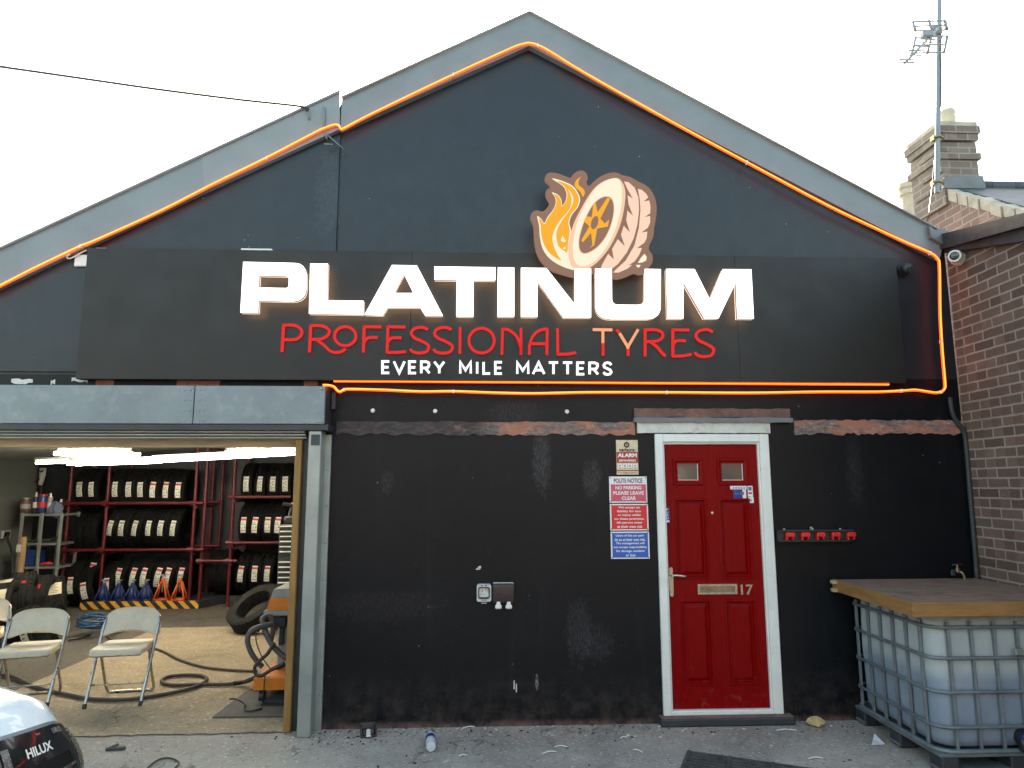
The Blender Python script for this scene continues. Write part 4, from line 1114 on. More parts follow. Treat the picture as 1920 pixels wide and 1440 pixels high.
CAPS = {'E': ([(1, 0), (0, 0), (0, 1), (1, 1)], [(0, .5), (.88, .5)]), 'V': ([(-.06, 0), (.5, 1), (1.06, 0)],), 'R': ([(0, 1), (0, 0), (.62, 0), (.92, .10), (.96, .29), (.84, .48), (.6, .55), (0, .55)], [(.5, .55), (1.0, 1)]),
        'Y': ([(-.04, 0), (.5, .55), (1.04, 0)], [(.5, .5), (.5, 1)]), 'M': ([(0, 1), (0, 0), (.5, .72), (1, 0), (1, 1)],), 'I': ([(.5, 0), (.5, 1)],), 'L': ([(0, 0), (0, 1), (1, 1)],),
        'A': ([(-.06, 1), (.5, 0), (1.06, 1)], [(.16, .67), (.84, .67)]), 'T': ([(-.02, 0), (1.02, 0)], [(.5, 0), (.5, 1)]),
        'S': ([(.95, .18), (.78, .03), (.5, -.02), (.2, .03), (.06, .2), (.14, .38), (.5, .5), (.84, .62), (.96, .8), (.8, .97), (.5, 1.02), (.2, .97), (.02, .82)],)}
for wd_, xa, xb in (('EVERY', 717, 832), ('MILE', 863, 941), ('MATTERS', 970, 1147)):
    wds = {'M': 1.25, 'I': .3, 'T': 1.0, 'A': 1.15, 'V': 1.1, 'Y': 1.05, 'S': .95, 'R': .95, 'E': .78, 'L': .78}
    gap = .62
    tot = sum(wds[c] for c in wd_) + gap * (len(wd_) - 1)
    k_ = (xb - xa) / tot; x_ = xa
    for c in wd_:
        yy = 677.5 + (x_ - 714) * .0065
        w_ = wds[c] * k_
        mb = MB()
        strokes(mb, [[(x_ + u * w_, yy + v * 21.5) for u, v in ln] for ln in CAPS[c]], lambda p: p, .0090, YS - .012)
        mb.build('motto_letter', 'sign_text', SG)
        x_ += w_ + gap * k_

# ---- burning wheel emblem, cut out and printed, standing off the panel
YE = -.215
def zC(p): return (960 + p[0] / 6, 300 + p[1] / 6)
def LE(pts, y, n=4): 
    return sm2(L2(pts, zC, y), n) if n else L2(pts, zC, y)
EM = bpy.data.objects.new('emblem', None); COL.objects.link(EM); EM.parent = SG
back = [(372, 225), (380, 175), (410, 145), (450, 142), (520, 152), (600, 182), (656, 200), (690, 160), (740, 126), (800, 121), (842, 158), (852, 210), (838, 250), (866, 292), (925, 238), (1000, 182), (1080, 150),
        (1170, 141), (1240, 170), (1330, 192), (1420, 242), (1510, 287), (1570, 352), (1610, 432), (1628, 540), (1620, 650), (1600, 760), (1590, 860), (1545, 960), (1542, 1012), (1580, 1070), (1580, 1150),
        (1540, 1210), (1490, 1270), (1430, 1285), (1370, 1270), (1280, 1310), (1180, 1335), (1100, 1316), (1030, 1330), (970, 1310), (930, 1266), (880, 1296), (800, 1325), (700, 1316), (560, 1280), (430, 1230),
        (340, 1150), (282, 1050), (252, 900), (240, 730), (208, 660), (225, 592), (280, 566), (352, 578), (420, 492), (385, 415), (382, 345), (436, 296)]
mb = MB(); mb.prism([LE(back, YE, 3)], lambda u, v, t: Vector((u, YE if t == 0 else YE + .035, v))); mb.build('emblem_back', 'emb_back', EM)
mb = MB(); L = L2([(300, 700), (480, 640), (900, 320), (1200, 260), (1500, 420), (1500, 900), (1200, 1200), (800, 1230), (420, 1080)], zC, YE)
mb.prism([L], lambda u, v, t: Vector((u, YE + .038, v)), False); mb.build('halo_light', 'sign_halo', EM)
mb = MB(); L = L2([(420, 800), (900, 420), (1300, 420), (1350, 1000), (700, 1200)], zC, YE)
mb.prism([L], lambda u, v, t: Vector((u, YE + .0355 if t == 0 else -.03, v))); mb.build('standoff', 'steel_dark', EM)
def art(name, m, pts, lift, n=3, holes=()):
    y = YE - .002 * lift
    mb = MB(); mb.prism([LE(pts, y, n)] + [LE(h, y, n) for h in holes], lambda u, v, t: Vector((u, y if t == 0 else y + .0015, v))); return mb.build(name, m, EM)
art('flame', 'emb_cream', [(283, 632), (330, 663), (364, 708), (400, 640), (462, 560), (492, 480), (482, 415), (448, 363), (520, 393), (556, 450), (566, 512), (606, 450), (611, 370), (570, 290), (447, 208), (560, 233), (682, 290), (742, 370),
     (767, 440), (742, 530), (672, 620), (645, 710), (664, 800), (640, 960), (634, 1065), (660, 1175), (720, 1235), (640, 1225), (520, 1175), (410, 1095), (340, 985), (312, 850), (305, 740)], 1)
art('flame', 'emb_orange', [(300, 650), (335, 680), (364, 722), (405, 650), (468, 562), (500, 480), (492, 425), (470, 380), (520, 405), (550, 455), (562, 522), (612, 455), (620, 375), (585, 295), (510, 240), (570, 250), (672, 300), (730, 372),
     (755, 440), (732, 528), (662, 615), (635, 710), (650, 800), (632, 930), (618, 1050), (560, 1128), (480, 1092), (400, 1020), (348, 920), (325, 800), (322, 730)], 2)
art('flame', 'emb_cream', [(634, 333), (680, 400), (690, 462), (650, 560), (562, 680), (506, 790), (500, 880), (530, 980), (630, 1058), (652, 1172), (560, 1130), (492, 1022), (456, 900), (472, 800), (542, 680), (642, 560), (670, 470), (664, 400)], 3)
art('flame', 'emb_orange', [(778, 188), (755, 222), (751, 280), (800, 322), (820, 370), (796, 414), (770, 360), (716, 310), (706, 265), (728, 222)], 2)
art('spark', 'emb_cream', [(568, 850), (607, 915), (580, 922), (548, 908)], 3, 0)
art('spark', 'emb_cream', [(598, 970), (602, 1000), (570, 998)], 3, 0)
ring_o = [(1180, 203), (1240, 250), (1275, 350), (1268, 500), (1230, 690), (1165, 860), (1080, 1010), (960, 1150), (850, 1225), (760, 1248), (690, 1215), (645, 1130), (632, 1000), (655, 840), (705, 690), (780, 540), (870, 390), (960, 285), (1070, 222)]
ring_i = [(1075, 412), (1120, 440), (1143, 510), (1138, 620), (1100, 760), (1040, 880), (960, 975), (880, 1030), (810, 1048), (765, 1010), (755, 920), (775, 810), (820, 680), (880, 555), (945, 470), (1010, 425)]
art('tyre_sidewall', 'emb_peach', ring_o, 4, 3, (ring_i,))
ring_o2 = [(1172, 206), (1218, 250), (1240, 350), (1232, 500), (1195, 680), (1135, 845), (1060, 985), (950, 1120), (860, 1180), (780, 1195), (720, 1160), (690, 1085), (685, 980), (700, 850), (735, 700), (800, 550), (880, 400), (965, 295), (1070, 228)]
art('tyre_sidewall', 'emb_cream', ring_o2, 5, 3, ([(1078, 405), (1128, 432), (1152, 510), (1147, 622), (1108, 764), (1046, 888), (964, 984), (882, 1042), (806, 1060), (756, 1018), (744, 920), (766, 806), (812, 674), (874, 548), (940, 462), (1008, 415)],))
art('wheel_spokes', 'emb_gold', [(912, 500), (940, 470), (962, 590), (1075, 420), (1106, 435), (995, 660), (1045, 715), (1092, 668), (1080, 750), (960, 770), (926, 960), (870, 992), (905, 958), (890, 820), (800, 925), (778, 905), (870, 745), (808, 690), (838, 635), (900, 640)], 5, 0)
art('wheel_spokes', 'emb_orange', [(922, 505), (936, 490), (958, 612), (1072, 440), (1092, 440), (980, 662), (1040, 728), (1078, 700), (1070, 742), (950, 760), (916, 950), (902, 940), (892, 800), (800, 905), (792, 900), (882, 742), (822, 690), (842, 645), (905, 652)], 6, 0)
hub = [(930 + 40 * math.cos(t) + 16 * math.sin(t), 704 + 74 * math.sin(t) * -1) for t in [2 * PI * i / 20 for i in range(20)]]
art('wheel_hub', 'emb_back', hub, 7, 0)
art('tyre_tread', 'emb_pink', [(1260, 240), (1312, 250), (1380, 312), (1422, 420), (1430, 560), (1412, 720), (1370, 880), (1292, 1040), (1192, 1170), (1092, 1248), (1035, 1256), (998, 1232), (1012, 1180), (1082, 1055), (1146, 1118), (1126, 1000), (1190, 890),
     (1270, 970), (1226, 840), (1258, 740), (1326, 815), (1286, 680), (1298, 570), (1363, 630), (1312, 500), (1300, 395), (1361, 435), (1300, 330)], 4, 0)
art('tyre_tread', 'emb_pink', [(1415, 325), (1460, 335), (1510, 380), (1532, 420), (1482, 465), (1545, 455), (1558, 520), (1555, 600), (1492, 640), (1555, 630), (1555, 700), (1530, 760), (1458, 815), (1523, 805), (1515, 880), (1490, 930), (1408, 990), (1462, 990),
     (1430, 1070), (1380, 1140), (1308, 1185), (1352, 1180), (1300, 1222), (1200, 1266), (1138, 1266), (1160, 1240), (1280, 1130), (1378, 960), (1428, 760), (1446, 560), (1436, 430)], 4, 0)
art('stone_chip', 'emb_cream', [(1490, 1055), (1516, 1090), (1510, 1130), (1470, 1152), (1415, 1158), (1450, 1100)], 4, 0)
art('stone_chip', 'emb_cream', [(1393, 1180), (1446, 1180), (1440, 1200), (1415, 1212)], 4, 0)

# ================================================================== LED STRIPS
YL1 = -.085
LP = [(-40, 557), (0, 537), (60, 506), (112, 481), (135, 470), (152, 462), (185, 449), (300, 397), (400, 346), (500, 297), (592, 249), (612, 240), (628, 235), (636, 237), (640, 243), (650, 239), (700, 213), (850, 141), (955, 93), (980, 84), (993, 82), (1008, 86),
      (1030, 97), (1100, 140), (1250, 224), (1400, 305), (1550, 385), (1640, 428), (1700, 456), (1744, 475), (1757, 486), (1761, 500), (1762, 580), (1765, 640), (1768, 680), (1771, 715), (1771, 728), (1764, 735), (1752, 736.5), (1735, 734), (1715, 731.5), (1690, 733), (1640, 735), (1540, 735),
      (1400, 737), (1250, 736), (1100, 736), (1000, 738), (920, 736.5), (850, 734), (790, 734.5), (720, 731.5), (660, 730), (645, 731), (638, 735), (632, 732), (627, 726), (618, 723), (606, 722.5)]
LS = thing('led_strip', 'long glowing orange LED strip outlining the gable and the wall under the sign', 'light strip')
P = smoothline([W(a, b, YL1) for a, b in LP], 4)
mb = MB(); mb.tube(P, .0105, 8); mb.build('led_body', 'led_body', LS, 40)
mb = MB(); mb.tube([p + Vector((0, -.0085, .0022)) for p in P], .0062, 6); mb.build('led_core', 'led_core', LS, 40)
mb = MB()
for k in range(20, len(P) - 10, 16):
    p = P[k]; mb.bb(p.x - .005, p.x + .005, YL1 - .016, YL1 + .02, p.z - .013, p.z + .013)
explode(mb.build('clip', 'white_plastic', LS))
LS2 = thing('led_strip', 'short straight orange LED strip tucked under the bottom edge of the sign', 'light strip')
P = [W(x, 714.5 + (x - 628) * .0062, -.055) for x in range(626, 1692, 40)]
mb = MB(); mb.tube(P, .010, 8); mb.build('led_body', 'led_body', LS2, 40)
mb = MB(); mb.tube([p + Vector((0, -.008, -.001)) for p in P], .0045, 6); mb.build('led_core', 'led_core', LS2, 40)
# power box of the strip
a, b = W(140, 477, -.045), W(161, 499, -.045)
PB = thing('junction_box', 'small white power box half hidden behind the left end of the sign', 'box', (a.x, -.03, b.z))
mb = MB(); mb.bb(a.x, b.x + .03, -.045, -.022, b.z, a.z, .005); mb.build('box_body', 'white_plastic', PB)
mb = MB(); mb.tube(smoothline([W(163, 469, -.05), W(152, 474, -.06), W(138, 482, -.06), W(129, 485, -.06), W(125, 481, -.07), W(131, 477, -.08)], 5), .0055, 6); mb.build('lead', 'white_plastic', PB)

# ================================================================== SMALL THINGS ON THE FRONT WALL
def board(name, label, cat, px, y, m, group=None):
    (ax, ay), (bx, by) = px
    a, b = W(ax, ay, y), W(bx, by, y)
    t = thing(name, label, cat, ((a.x + b.x) / 2, -.001, b.z), group)
    mb = MB(); mb.bb(a.x, b.x, y, -.0012, b.z, a.z, .0015); mb.build('sign_plate', m, t)
    return t, a, b
YP = -.008
def patch(mb, a, b, f0, f1, g0, g1, y, rad=0):
    """rectangle in fractions of the plate: f across, g down"""
    w, h = b.x - a.x, a.z - b.z
    x0, x1, z1, z0 = a.x + w * f0, a.x + w * f1, a.z - h * g0, a.z - h * g1
    mb.bb(x0, x1, y, y + .0006, z0, z1)
def words(mb, a, b, s, f0, f1, g0, g1, y, bold=.02, space=1.):
    w, h = b.x - a.x, a.z - b.z
    write(mb, s, a.x + w * f0, a.x + w * f1, a.z - h * g1, a.z - h * g0, lambda u, v: Vector((u, y, v)), bold, space)
grp = 'notice boards stacked beside the door'
# alarm sign
t, a, b = board('alarm_sign', 'weathered cream and red alarm sign, highest beside the door', 'sign', ((1155, 825), (1197.5, 890)), YP, 'sign_c', grp)
mb = MB(); patch(mb, a, b, .01, .99, .345, .66, YP - .0008); patch(mb, a, b, .01, .99, .865, .895, YP - .0008); mb.build('red_band', 'sign_dr', t)
mb = MB(); words(mb, a, b, 'verisure', .12, .84, .235, .335, YP - .0016, .03)
mb.build('lettering', 'ink_brown', t)
mb = MB()
w_, h_ = b.x - a.x, a.z - b.z
cx_, cz_ = a.x + w_ * .48, a.z - h_ * .14
def pent(r, ph=0): return [(cx_ + r * math.sin(2 * PI * i / 5 + ph), cz_ + r * math.cos(2 * PI * i / 5 + ph)) for i in range(5)]
mb.prism([sm2(pent(.024), 3), sm2(pent(.011), 3)], lambda u, v, t_: Vector((u, YP - .0016, v)), False)
mb.prism([sm2(pent(.006), 3)], lambda u, v, t_: Vector((u, YP - .0016, v)), False)
mb.build('rosette_mark', 'ink_brown', t)
mb = MB(); words(mb, a, b, 'ALARM', .05, .94, .385, .50, YP - .0016, .05); words(mb, a, b, 'zerovision', .10, .88, .545, .625, YP - .0016, .025); mb.build('lettering', 'sign_w', t)
mb = MB()
for k in range(4): patch(mb, a, b, .06 + .235 * k, .24 + .235 * k, .69, .84, YP - .0008)
explode(mb.build('icon_square', 'sign_w', t))
mb = MB()
for k in range(4):
    patch(mb, a, b, .08 + .235 * k, .22 + .235 * k, .80, .825, YP - .0016); patch(mb, a, b, .11 + .235 * k, .18 + .235 * k, .72, .77, YP - .0016)
words(mb, a, b, 'www alarm monitored', .05, .93, .915, .965, YP - .0016, .02)
mb.build('icon_print', 'brass', t)
# polite notice
t, a, b = board('notice_sign', 'polite notice sign, white header over faded pink red panel, no parking', 'sign', ((1142, 893.5), (1214, 942.5)), YP, 'sign_w', grp)
mb = MB(); patch(mb, a, b, .04, .97, .30, .95, YP - .0008); mb.build('panel_print', 'sign_p', t)
mb = MB(); words(mb, a, b, 'POLITE NOTICE', .12, .88, .07, .25, YP - .0016, .02); mb.build('lettering', 'ink_maroon', t)
mb = MB()
for s_, f0, f1, g in (('NO PARKING', .16, .85, .36), ('PLEASE LEAVE', .10, .91, .56), ('CLEAR', .32, .70, .76)): words(mb, a, b, s_, f0, f1, g, g + .135, YP - .0016, .03)
mb.build('lettering', 'sign_w', t)
def screws(a, b, t):
    mb = MB()
    for (x, z) in ((a.x + .01, a.z - .01), (b.x - .01, a.z - .01), (a.x + .01, b.z + .01), (b.x - .01, b.z + .01)):
        mb.lathe([(.005, 0), (.004, .002), (0, .0025)], Matrix.Translation((x, YP, z)) @ Matrix.Rotation(R(90), 4, 'X'), 8)
    explode(mb.build('screw', 'steel_dark', t))
screws(a, b, t)
t, a, b = board('notice_sign', 'bright red notice sign about liability for loss or injury', 'sign', ((1143.5, 945), (1216.5, 994.5)), YP, 'sign_w', grp)
mb = MB(); patch(mb, a, b, .035, .965, .045, .955, YP - .0008); mb.build('panel_print', 'sign_r', t)
mb = MB()
for k, (s_, f0, f1) in enumerate((('We accept no', .22, .78), ('liability for loss', .19, .81), ('or injury whilst', .20, .80), ('on these premises.', .11, .89), ('All patrons enter', .16, .84), ('at their own risk', .18, .84))):
    words(mb, a, b, s_, f0, f1, .09 + .142 * k, .195 + .142 * k, YP - .0016, .02)
mb.build('lettering', 'sign_w', t); screws(a, b, t)
t, a, b = board('notice_sign', 'blue notice sign about using the car park, lowest beside the door', 'sign', ((1145, 997), (1218.5, 1047.5)), YP, 'sign_w', grp)
mb = MB(); patch(mb, a, b, .035, .965, .045, .955, YP - .0008); mb.build('panel_print', 'sign_b', t)
mb = MB()
for k, (s_, f0, f1) in enumerate((('Users of this car park', .13, .87), ('do so at their own risk.', .10, .90), ('The management will', .13, .87), ('not accept responsibility', .07, .93), ('for damage, accident', .13, .87), ('or loss', .38, .63))):
    words(mb, a, b, s_, f0, f1, .10 + .142 * k, .205 + .142 * k, YP - .0016, .02)
mb.build('lettering', 'sign_w', t); screws(a, b, t)

# outdoor socket with open cover
a, b = W(894, 1096, -.05), W(921, 1128, -.05)
t = thing('outdoor_socket', 'pale grey outdoor socket with three pin outlet and open lid', 'socket', ((a.x + b.x) / 2, 0, b.z))
w_, h_ = b.x - a.x, a.z - b.z
def rr(f0, f1, g0, g1, r=.012, n=3):
    x0, x1, z1, z0 = a.x + w_ * f0, a.x + w_ * f1, a.z - h_ * g0, a.z - h_ * g1
    pts = []
    for (cx, cz, s0) in ((x1 - r, z1 - r, 0), (x0 + r, z1 - r, 90), (x0 + r, z0 + r, 180), (x1 - r, z0 + r, 270)):
        pts += [(cx + r * math.cos(R(s0 + 90 * i / n)), cz + r * math.sin(R(s0 + 90 * i / n))) for i in range(n + 1)]
    return pts
mb = MB(); mb.slabxz([rr(0, 1, 0, 1, .016), rr(.13, .87, .17, .80)], -.055, -.001); mb.slabxz([rr(.30, .70, .98, 1.12, .008)], -.045, -.001); mb.build('socket_case', 'grey_plastic', t)
mb = MB(); mb.slabxz([rr(.13, .87, .17, .80)], -.02, -.001); mb.slabxz([rr(.10, .9, .14, .83, .014), rr(.16, .84, .2, .77, .01)], -.058, -.05); mb.slabxz([rr(.3, .42, .03, .09, .003)], -.058, -.05); mb.slabxz([rr(.55, .70, .03, .09, .003)], -.058, -.05)
mb.slabxz([rr(.26, .74, .86, 1.06, .01)], -.052, -.046); mb.build('gasket', 'black_plastic', t)
mb = MB(); mb.slabxz([rr(.17, .83, .22, .76, .006)], -.030, -.02); mb.build('face_plate', 'white_plastic', t)
mb = MB(); mb.slabxz([rr(.28, .72, .78, .96, .01)], -.057, -.048); mb.build('cover_latch', 'machine_grey', t)
mb = MB()
for (f0, f1, g0, g1) in ((.36, .41, .38, .46), (.27, .34, .57, .60), (.47, .54, .57, .60), (.62, .77, .26, .42)): mb.slabxz([rr(f0, f1, g0, g1, .0015)], -.033 if f0 < .6 else -.0305, -.029)
explode(mb.build('pin_hole', 'black_plastic', t))
mb = MB(); mb.slabxz([rr(.63, .76, .27, .41, .002)], -.036, -.0302); mb.build('rocker_switch', 'white_plastic', t)
a, b = W(923.5, 1095, -.07), W(965, 1131, -.07)
t = thing('junction_box', 'brown black weatherproof box with two pale cable glands below', 'box', ((a.x + b.x) / 2, 0, b.z))
w_, h_ = b.x - a.x, a.z - b.z
mb = MB(); mb.bb(a.x, b.x, -.075, -.02, b.z, a.z, .014, 3); mb.build('box_lid', 'brown_plastic', t, 40)
mb = MB(); mb.bb(a.x + .004, b.x - .004, -.0199, -.001, b.z + .004, a.z + .003, .006); mb.build('box_base', 'grey_plastic', t)
for px in (934.5, 954):
    p = W(px, 1128, -.06); q = W(px, 1141.5, -.06)
    mb = MB(); mb.bb(p.x - .015, p.x + .015, -.075, -.055, q.z + .015, p.z + .006, .005); mb.bb(p.x - .024, p.x + .024, -.078, -.045, q.z, q.z + .03, .007); mb.build('cable_gland', 'white_plastic', t)

# tool rail with red clips
p, q = W(1459, 994, -.06), W(1601, 994, -.06)
zr, zr2 = p.z, W(1459, 1016, -.06).z
t = thing('tool_rail', 'black wall rail with five red clips right of the red door', 'rail', ((p.x + q.x) / 2, 0, zr2))
mb = MB(); mb.bb(p.x, q.x, -.07, -.001, zr - .014, zr, .003); mb.bb(p.x, q.x, -.045, -.001, zr2, zr - .014, .003); mb.bb(p.x, q.x - .05, -.085, -.045, zr2, zr2 + .012, .003)
mb.build('rail_body', 'black_plastic', t)
for k in range(5):
    x = W(1482 + 28.6 * k, 1000, -.075).x
    mb = MB(); mb.bb(x - .033, x + .033, -.088, -.046, zr - .052, zr - .018, .006); mb.bb(x - .033, x - .024, -.085, -.046, zr2 + .012, zr - .05, .003); mb.bb(x + .014, x + .022, -.085, -.046, zr2 + .014, zr - .05, .003)
    mb.build('clip', 'clip_red', t)
mb = MB()
for (px, py) in ((1471, 992), (1524, 990), (1576, 992)):
    p_ = W(px, py, -.05); mb.lathe([(.010, 0), (.008, .012), (0, .014)], Matrix.Translation((p_.x, -.045, zr - .001)), 8)
p_ = W(1523, 989, -.05); mb.lathe([(.014, 0), (.010, .015), (.014, .02), (0, .024)], Matrix.Translation((p_.x, -.03, zr - .001)), 10)
mb.build('screw', 'galv', t)

# tap low on the wall
p = W(1794, 1072, -.05)
t = thing('garden_tap', 'small tarnished outdoor tap on the black wall above the tank board', 'tap', (p.x, 0, p.z))
mb = MB(); mb.cyl((p.x, -.001, p.z), (p.x, -.07, p.z), .011, n=10); mb.tube(smoothline([(p.x, -.06, p.z), (p.x + .01, -.09, p.z), (p.x + .02, -.10, p.z - .03), (p.x + .02, -.10, p.z - .06)], 4), .010, 8)
mb.lathe([(.016, 0), (.016, .03), (.008, .035), (.008, .055)], Matrix.Translation((p.x, -.06, p.z)), 10); mb.build('tap_body', 'brass', t, 50)
mb = MB(); mb.tube([(p.x - .04, -.06, p.z + .052), (p.x + .04, -.06, p.z + .058)], .006, 6); mb.bb(p.x - .055, p.x - .02, -.07, -.05, p.z - .03, p.z + .01, .006); mb.build('tap_lever', 'steel_dark', t)

# cameras
p = W(1700, 503, -.05)
t = thing('security_camera', 'black dome security camera at the right end of the sign', 'camera', (p.x, -.001, p.z))
mb = MB(); mb.lathe([(.055, 0), (.055, .02), (.048, .03)], Matrix.Translation((p.x, -.001, p.z)) @ Matrix.Rotation(R(90), 4, 'X'), 20); mb.build('mount', 'steel_dark', t, 40)
mb = MB(); bmesh.ops.create_uvsphere(mb.bm, u_segments=20, v_segments=12, radius=.047, matrix=Matrix.Translation((p.x - .002, -.055, p.z - .004))); mb.build('dome', 'tar', t, 60)
mb = MB(); mb.cyl((p.x - .004, -.085, p.z - .02), (p.x - .005, -.108, p.z - .03), .022, .020, 14); mb.build('lens', 'glass', t, 40)
p = onwall(1797, 484, .02)
t = thing('security_camera', 'white turret security camera on the brick building corner', 'camera', (p.x, p.y, p.z))
q = Vector((p.x - .10, p.y - .08, p.z - .005))
dr = Vector((-1, 0, 0))
ax = (q - p).normalized(); rot = ax.to_track_quat('Z', 'Y').to_matrix().to_4x4()
mb = MB(); mb.lathe([(.058, -.02), (.06, .02), (.055, .035), (.048, .045)], Matrix.Translation(p) @ rot, 22); mb.build('mount', 'white_plastic', t, 40)
ax2 = Vector((-.72, -.68, -.10)).normalized(); rot2 = ax2.to_track_quat('Z', 'Y').to_matrix().to_4x4()
c_ = p + ax * .06
mb = MB(); mb.lathe([(0, -.05), (.03, -.045), (.05, -.02), (.054, .01), (.05, .045), (.046, .055), (.040, .056)], Matrix.Translation(c_) @ rot2, 22); mb.build('camera_body', 'white_plastic', t, 40)
mb = MB(); mb.lathe([(.0405, .052), (.03, .060), (0, .063)], Matrix.Translation(c_) @ rot2, 18); mb.build('lens', 'glass', t, 40)

# ================================================================== INSIDE THE GARAGE
# strip lights under the sloping ceiling
def batten(pa, pb, y, label, n=2, fat=.014):
    a, b = W(*pa, y), W(*pb, y)
    t = thing('strip_light', label, 'light', tuple((a + b) / 2), 'strip lights under the garage ceiling')
    mb = MB(); d = (b - a).normalized()
    mb.tube([a + Vector((0, 0, .035)), b + Vector((0, 0, .035))], .022, 6); mb.build('batten_body', 'white_plastic', t)
    for k in range(n):
        o_ = Vector((0, (k - (n - 1) / 2) * .16, -.012))
        mb = MB(); mb.tube([a + d * .02 + o_, b - d * .02 + o_], fat, 10); mb.build('light_tube', 'tube', t, 40)
    return t
batten((65, 866), (262, 862), 3.7, 'slim white strip light, farthest to the left', 1)
batten((131, 869), (300, 864), 3.2, 'white twin strip light, lowest in the middle of the row')
batten((285, 863), (552, 848.5), 2.9, 'long white twin strip light reaching to the timber post')
batten((425, 846), (553, 840), 2.2, 'bright white twin strip light nearest the header, right end')
t = batten((125, 850), (245, 848), 2.2, 'short wide four tube strip light, seen end on, left of the others', 4, .02)
a = W(125, 850, 2.2)
mb = MB(); mb.bb(a.x - .005, a.x + .015, 2.03, 2.37, a.z - .035, a.z + .06, .01); mb.build('end_cap', 'machine_grey', t)

# ---- tyres
def tyre_mb(Rr=.315, w=.185, rim=.205, n=36):
    h = w / 2
    prof = [(rim, -h * .80), (rim + .03, -h * .98), (rim + .06, -h), (Rr - .03, -h * .98), (Rr - .010, -h * .86)]
    for (a, b) in ((-.60, -.52), (-.16, -.08), (.08, .16), (.52, .60)):
        prof += [(Rr, h * a - .004), (Rr - .010, h * a), (Rr - .010, h * b), (Rr, h * b + .004)]
    prof += [(Rr - .010, h * .86), (Rr - .03, h * .98), (rim + .06, h), (rim + .03, h * .98), (rim, h * .80), (rim - .012, 0)]
    mb = MB(); mb.lathe(prof, Matrix.Rotation(R(90), 4, 'Y'), n, True)
    # sipes: short cross bars on the shoulders
    for k in range(n):
        t = 2 * PI * (k + .5) / n
        for s in (-1, 1):
            m_ = Matrix.Rotation(t, 4, 'X') @ Matrix.Translation((s * h * .74, 0, Rr - .004)) @ Matrix.Rotation(R(20 * s), 4, 'Z')
            mb.bb(-h * .16, h * .16, -.012, .012, -.006, .0065, 0, 1, m_)
    return mb
def tread_patch(mb, Rr, x0, x1, a0, a1, lift, n=6):
    """band on the tread; angles measured from straight forward (-y), up positive"""
    prev = None
    for i in range(n + 1):
        t = a0 + (a1 - a0) * i / n
        p = [mb.bm.verts.new((x, -(Rr + lift) * math.cos(t), (Rr + lift) * math.sin(t))) for x in (x0, x1)]
        if prev: mb.bm.faces.new((prev[0], prev[1], p[1], p[0]))
        prev = p
TY = {}
def make_tyre(kind):
    root = thing('stacked_tyre', 'x', 'tyre')
    tyre_mb().build('tyre_body', 'rubber', root, 35)
    if kind != 'plain':
        x = .040; lo, hi = {'small': (-.38, .36), 'pale': (-.36, .34), 'big': (-.50, .42)}[kind]
        mb = MB(); tread_patch(mb, .315, -x, x, lo, hi, .004); tg = mb.build('price_tag', 'tag_white', root)
        mb = MB(); tread_patch(mb, .315, -x, x, hi - .16, hi - .06, .0055, 3); mb.build('tag_header', 'can_grey' if kind == 'pale' else 'tag_red', tg)
        mb = MB()
        rnd = random.Random(kind)
        for k in range(7):
            a0 = lo + .03 + k * (hi - .2 - lo) / 7.5
            x_ = -x + .008
            while x_ < x - .012:
                ww = rnd.uniform(.004, .016)
                if rnd.random() < .72: tread_patch(mb, .315, x_, min(x_ + ww, x - .006), a0, a0 + rnd.uniform(.02, .05), .0055, 1)
                x_ += ww + .004
        mb.build('tag_print', 'tag_ink', tg)
    return root
YT = 5.22                               # front of the racked tyres
used = set()
def rack_tyre(px, py, label, kind='small', tilt=0, y=YT, turn=0, drop=0.):
    if kind not in TY: TY[kind] = make_tyre(kind); o = TY[kind]
    else: o = dup(TY[kind])
    p = W(px, py, y)
    o.location = (p.x, y + .315, p.z + drop)
    o.rotation_euler = (0, tilt + random.uniform(-.05, .05), turn + random.uniform(-.05, .05)); k_ = random.uniform(.965, 1.03); o.scale = (random.uniform(.9, 1.04), k_, k_); o.location.y += random.uniform(-.015, .02)
    o['label'] = label; o['group'] = 'tyres on the red racks'
    return o
ORD = ['first', 'second', 'third', 'fourth', 'fifth', 'sixth', 'seventh']
for k, px in enumerate((150, 170)): rack_tyre(px, 917, f'tagged black tyre in the top left rack bay, {ORD[k]} from left', 'pale', tilt=-.1 + .07 * k)
for k, px in enumerate((217, 240, 263, 287, 310, 333)): rack_tyre(px, 917 + k * .3, f'tagged black tyre in the middle bay top row, {ORD[k]} from left', 'pale' if k < 3 else 'small', tilt=.02 * random.uniform(-1, 1))
for k, px in enumerate((462, 486, 511, 535)): rack_tyre(px, 907, f'tagged black tyre in the right rack top row, {ORD[k]} from left', 'pale')
for k, px in enumerate((211, 234, 258, 281, 305, 328)): rack_tyre(px, 990, f'tagged black tyre in the middle bay centre row, {ORD[k]} from left', 'pale', turn=-.12, tilt=.12)
for k, px in enumerate((456, 478, 502, 522)): rack_tyre(px, 984, f'tagged black tyre in the right rack centre row, {ORD[k]} from left', tilt=.06)
for k, px in enumerate((224, 247, 271, 295, 316, 338)): rack_tyre(px, 1082, f'black tyre with larger tag in the middle bay bottom row, {ORD[k]} from left', 'big', tilt=.14, turn=-.05)
for k, px in enumerate((452, 476, 498)): rack_tyre(px, 1076, f'tagged black tyre in the right rack bottom row, {ORD[k]} from left', tilt=.06)
rack_tyre(172, 1070, 'tagged black tyre standing highest in the lower left bay', tilt=.1)
rack_tyre(131, 1098, 'tagged black tyre at the far left foot of the red rack', tilt=-.08, y=5.0)
rack_tyre(156, 1108, 'tagged black tyre leaning low beside the red upright', tilt=-.2, y=4.95)
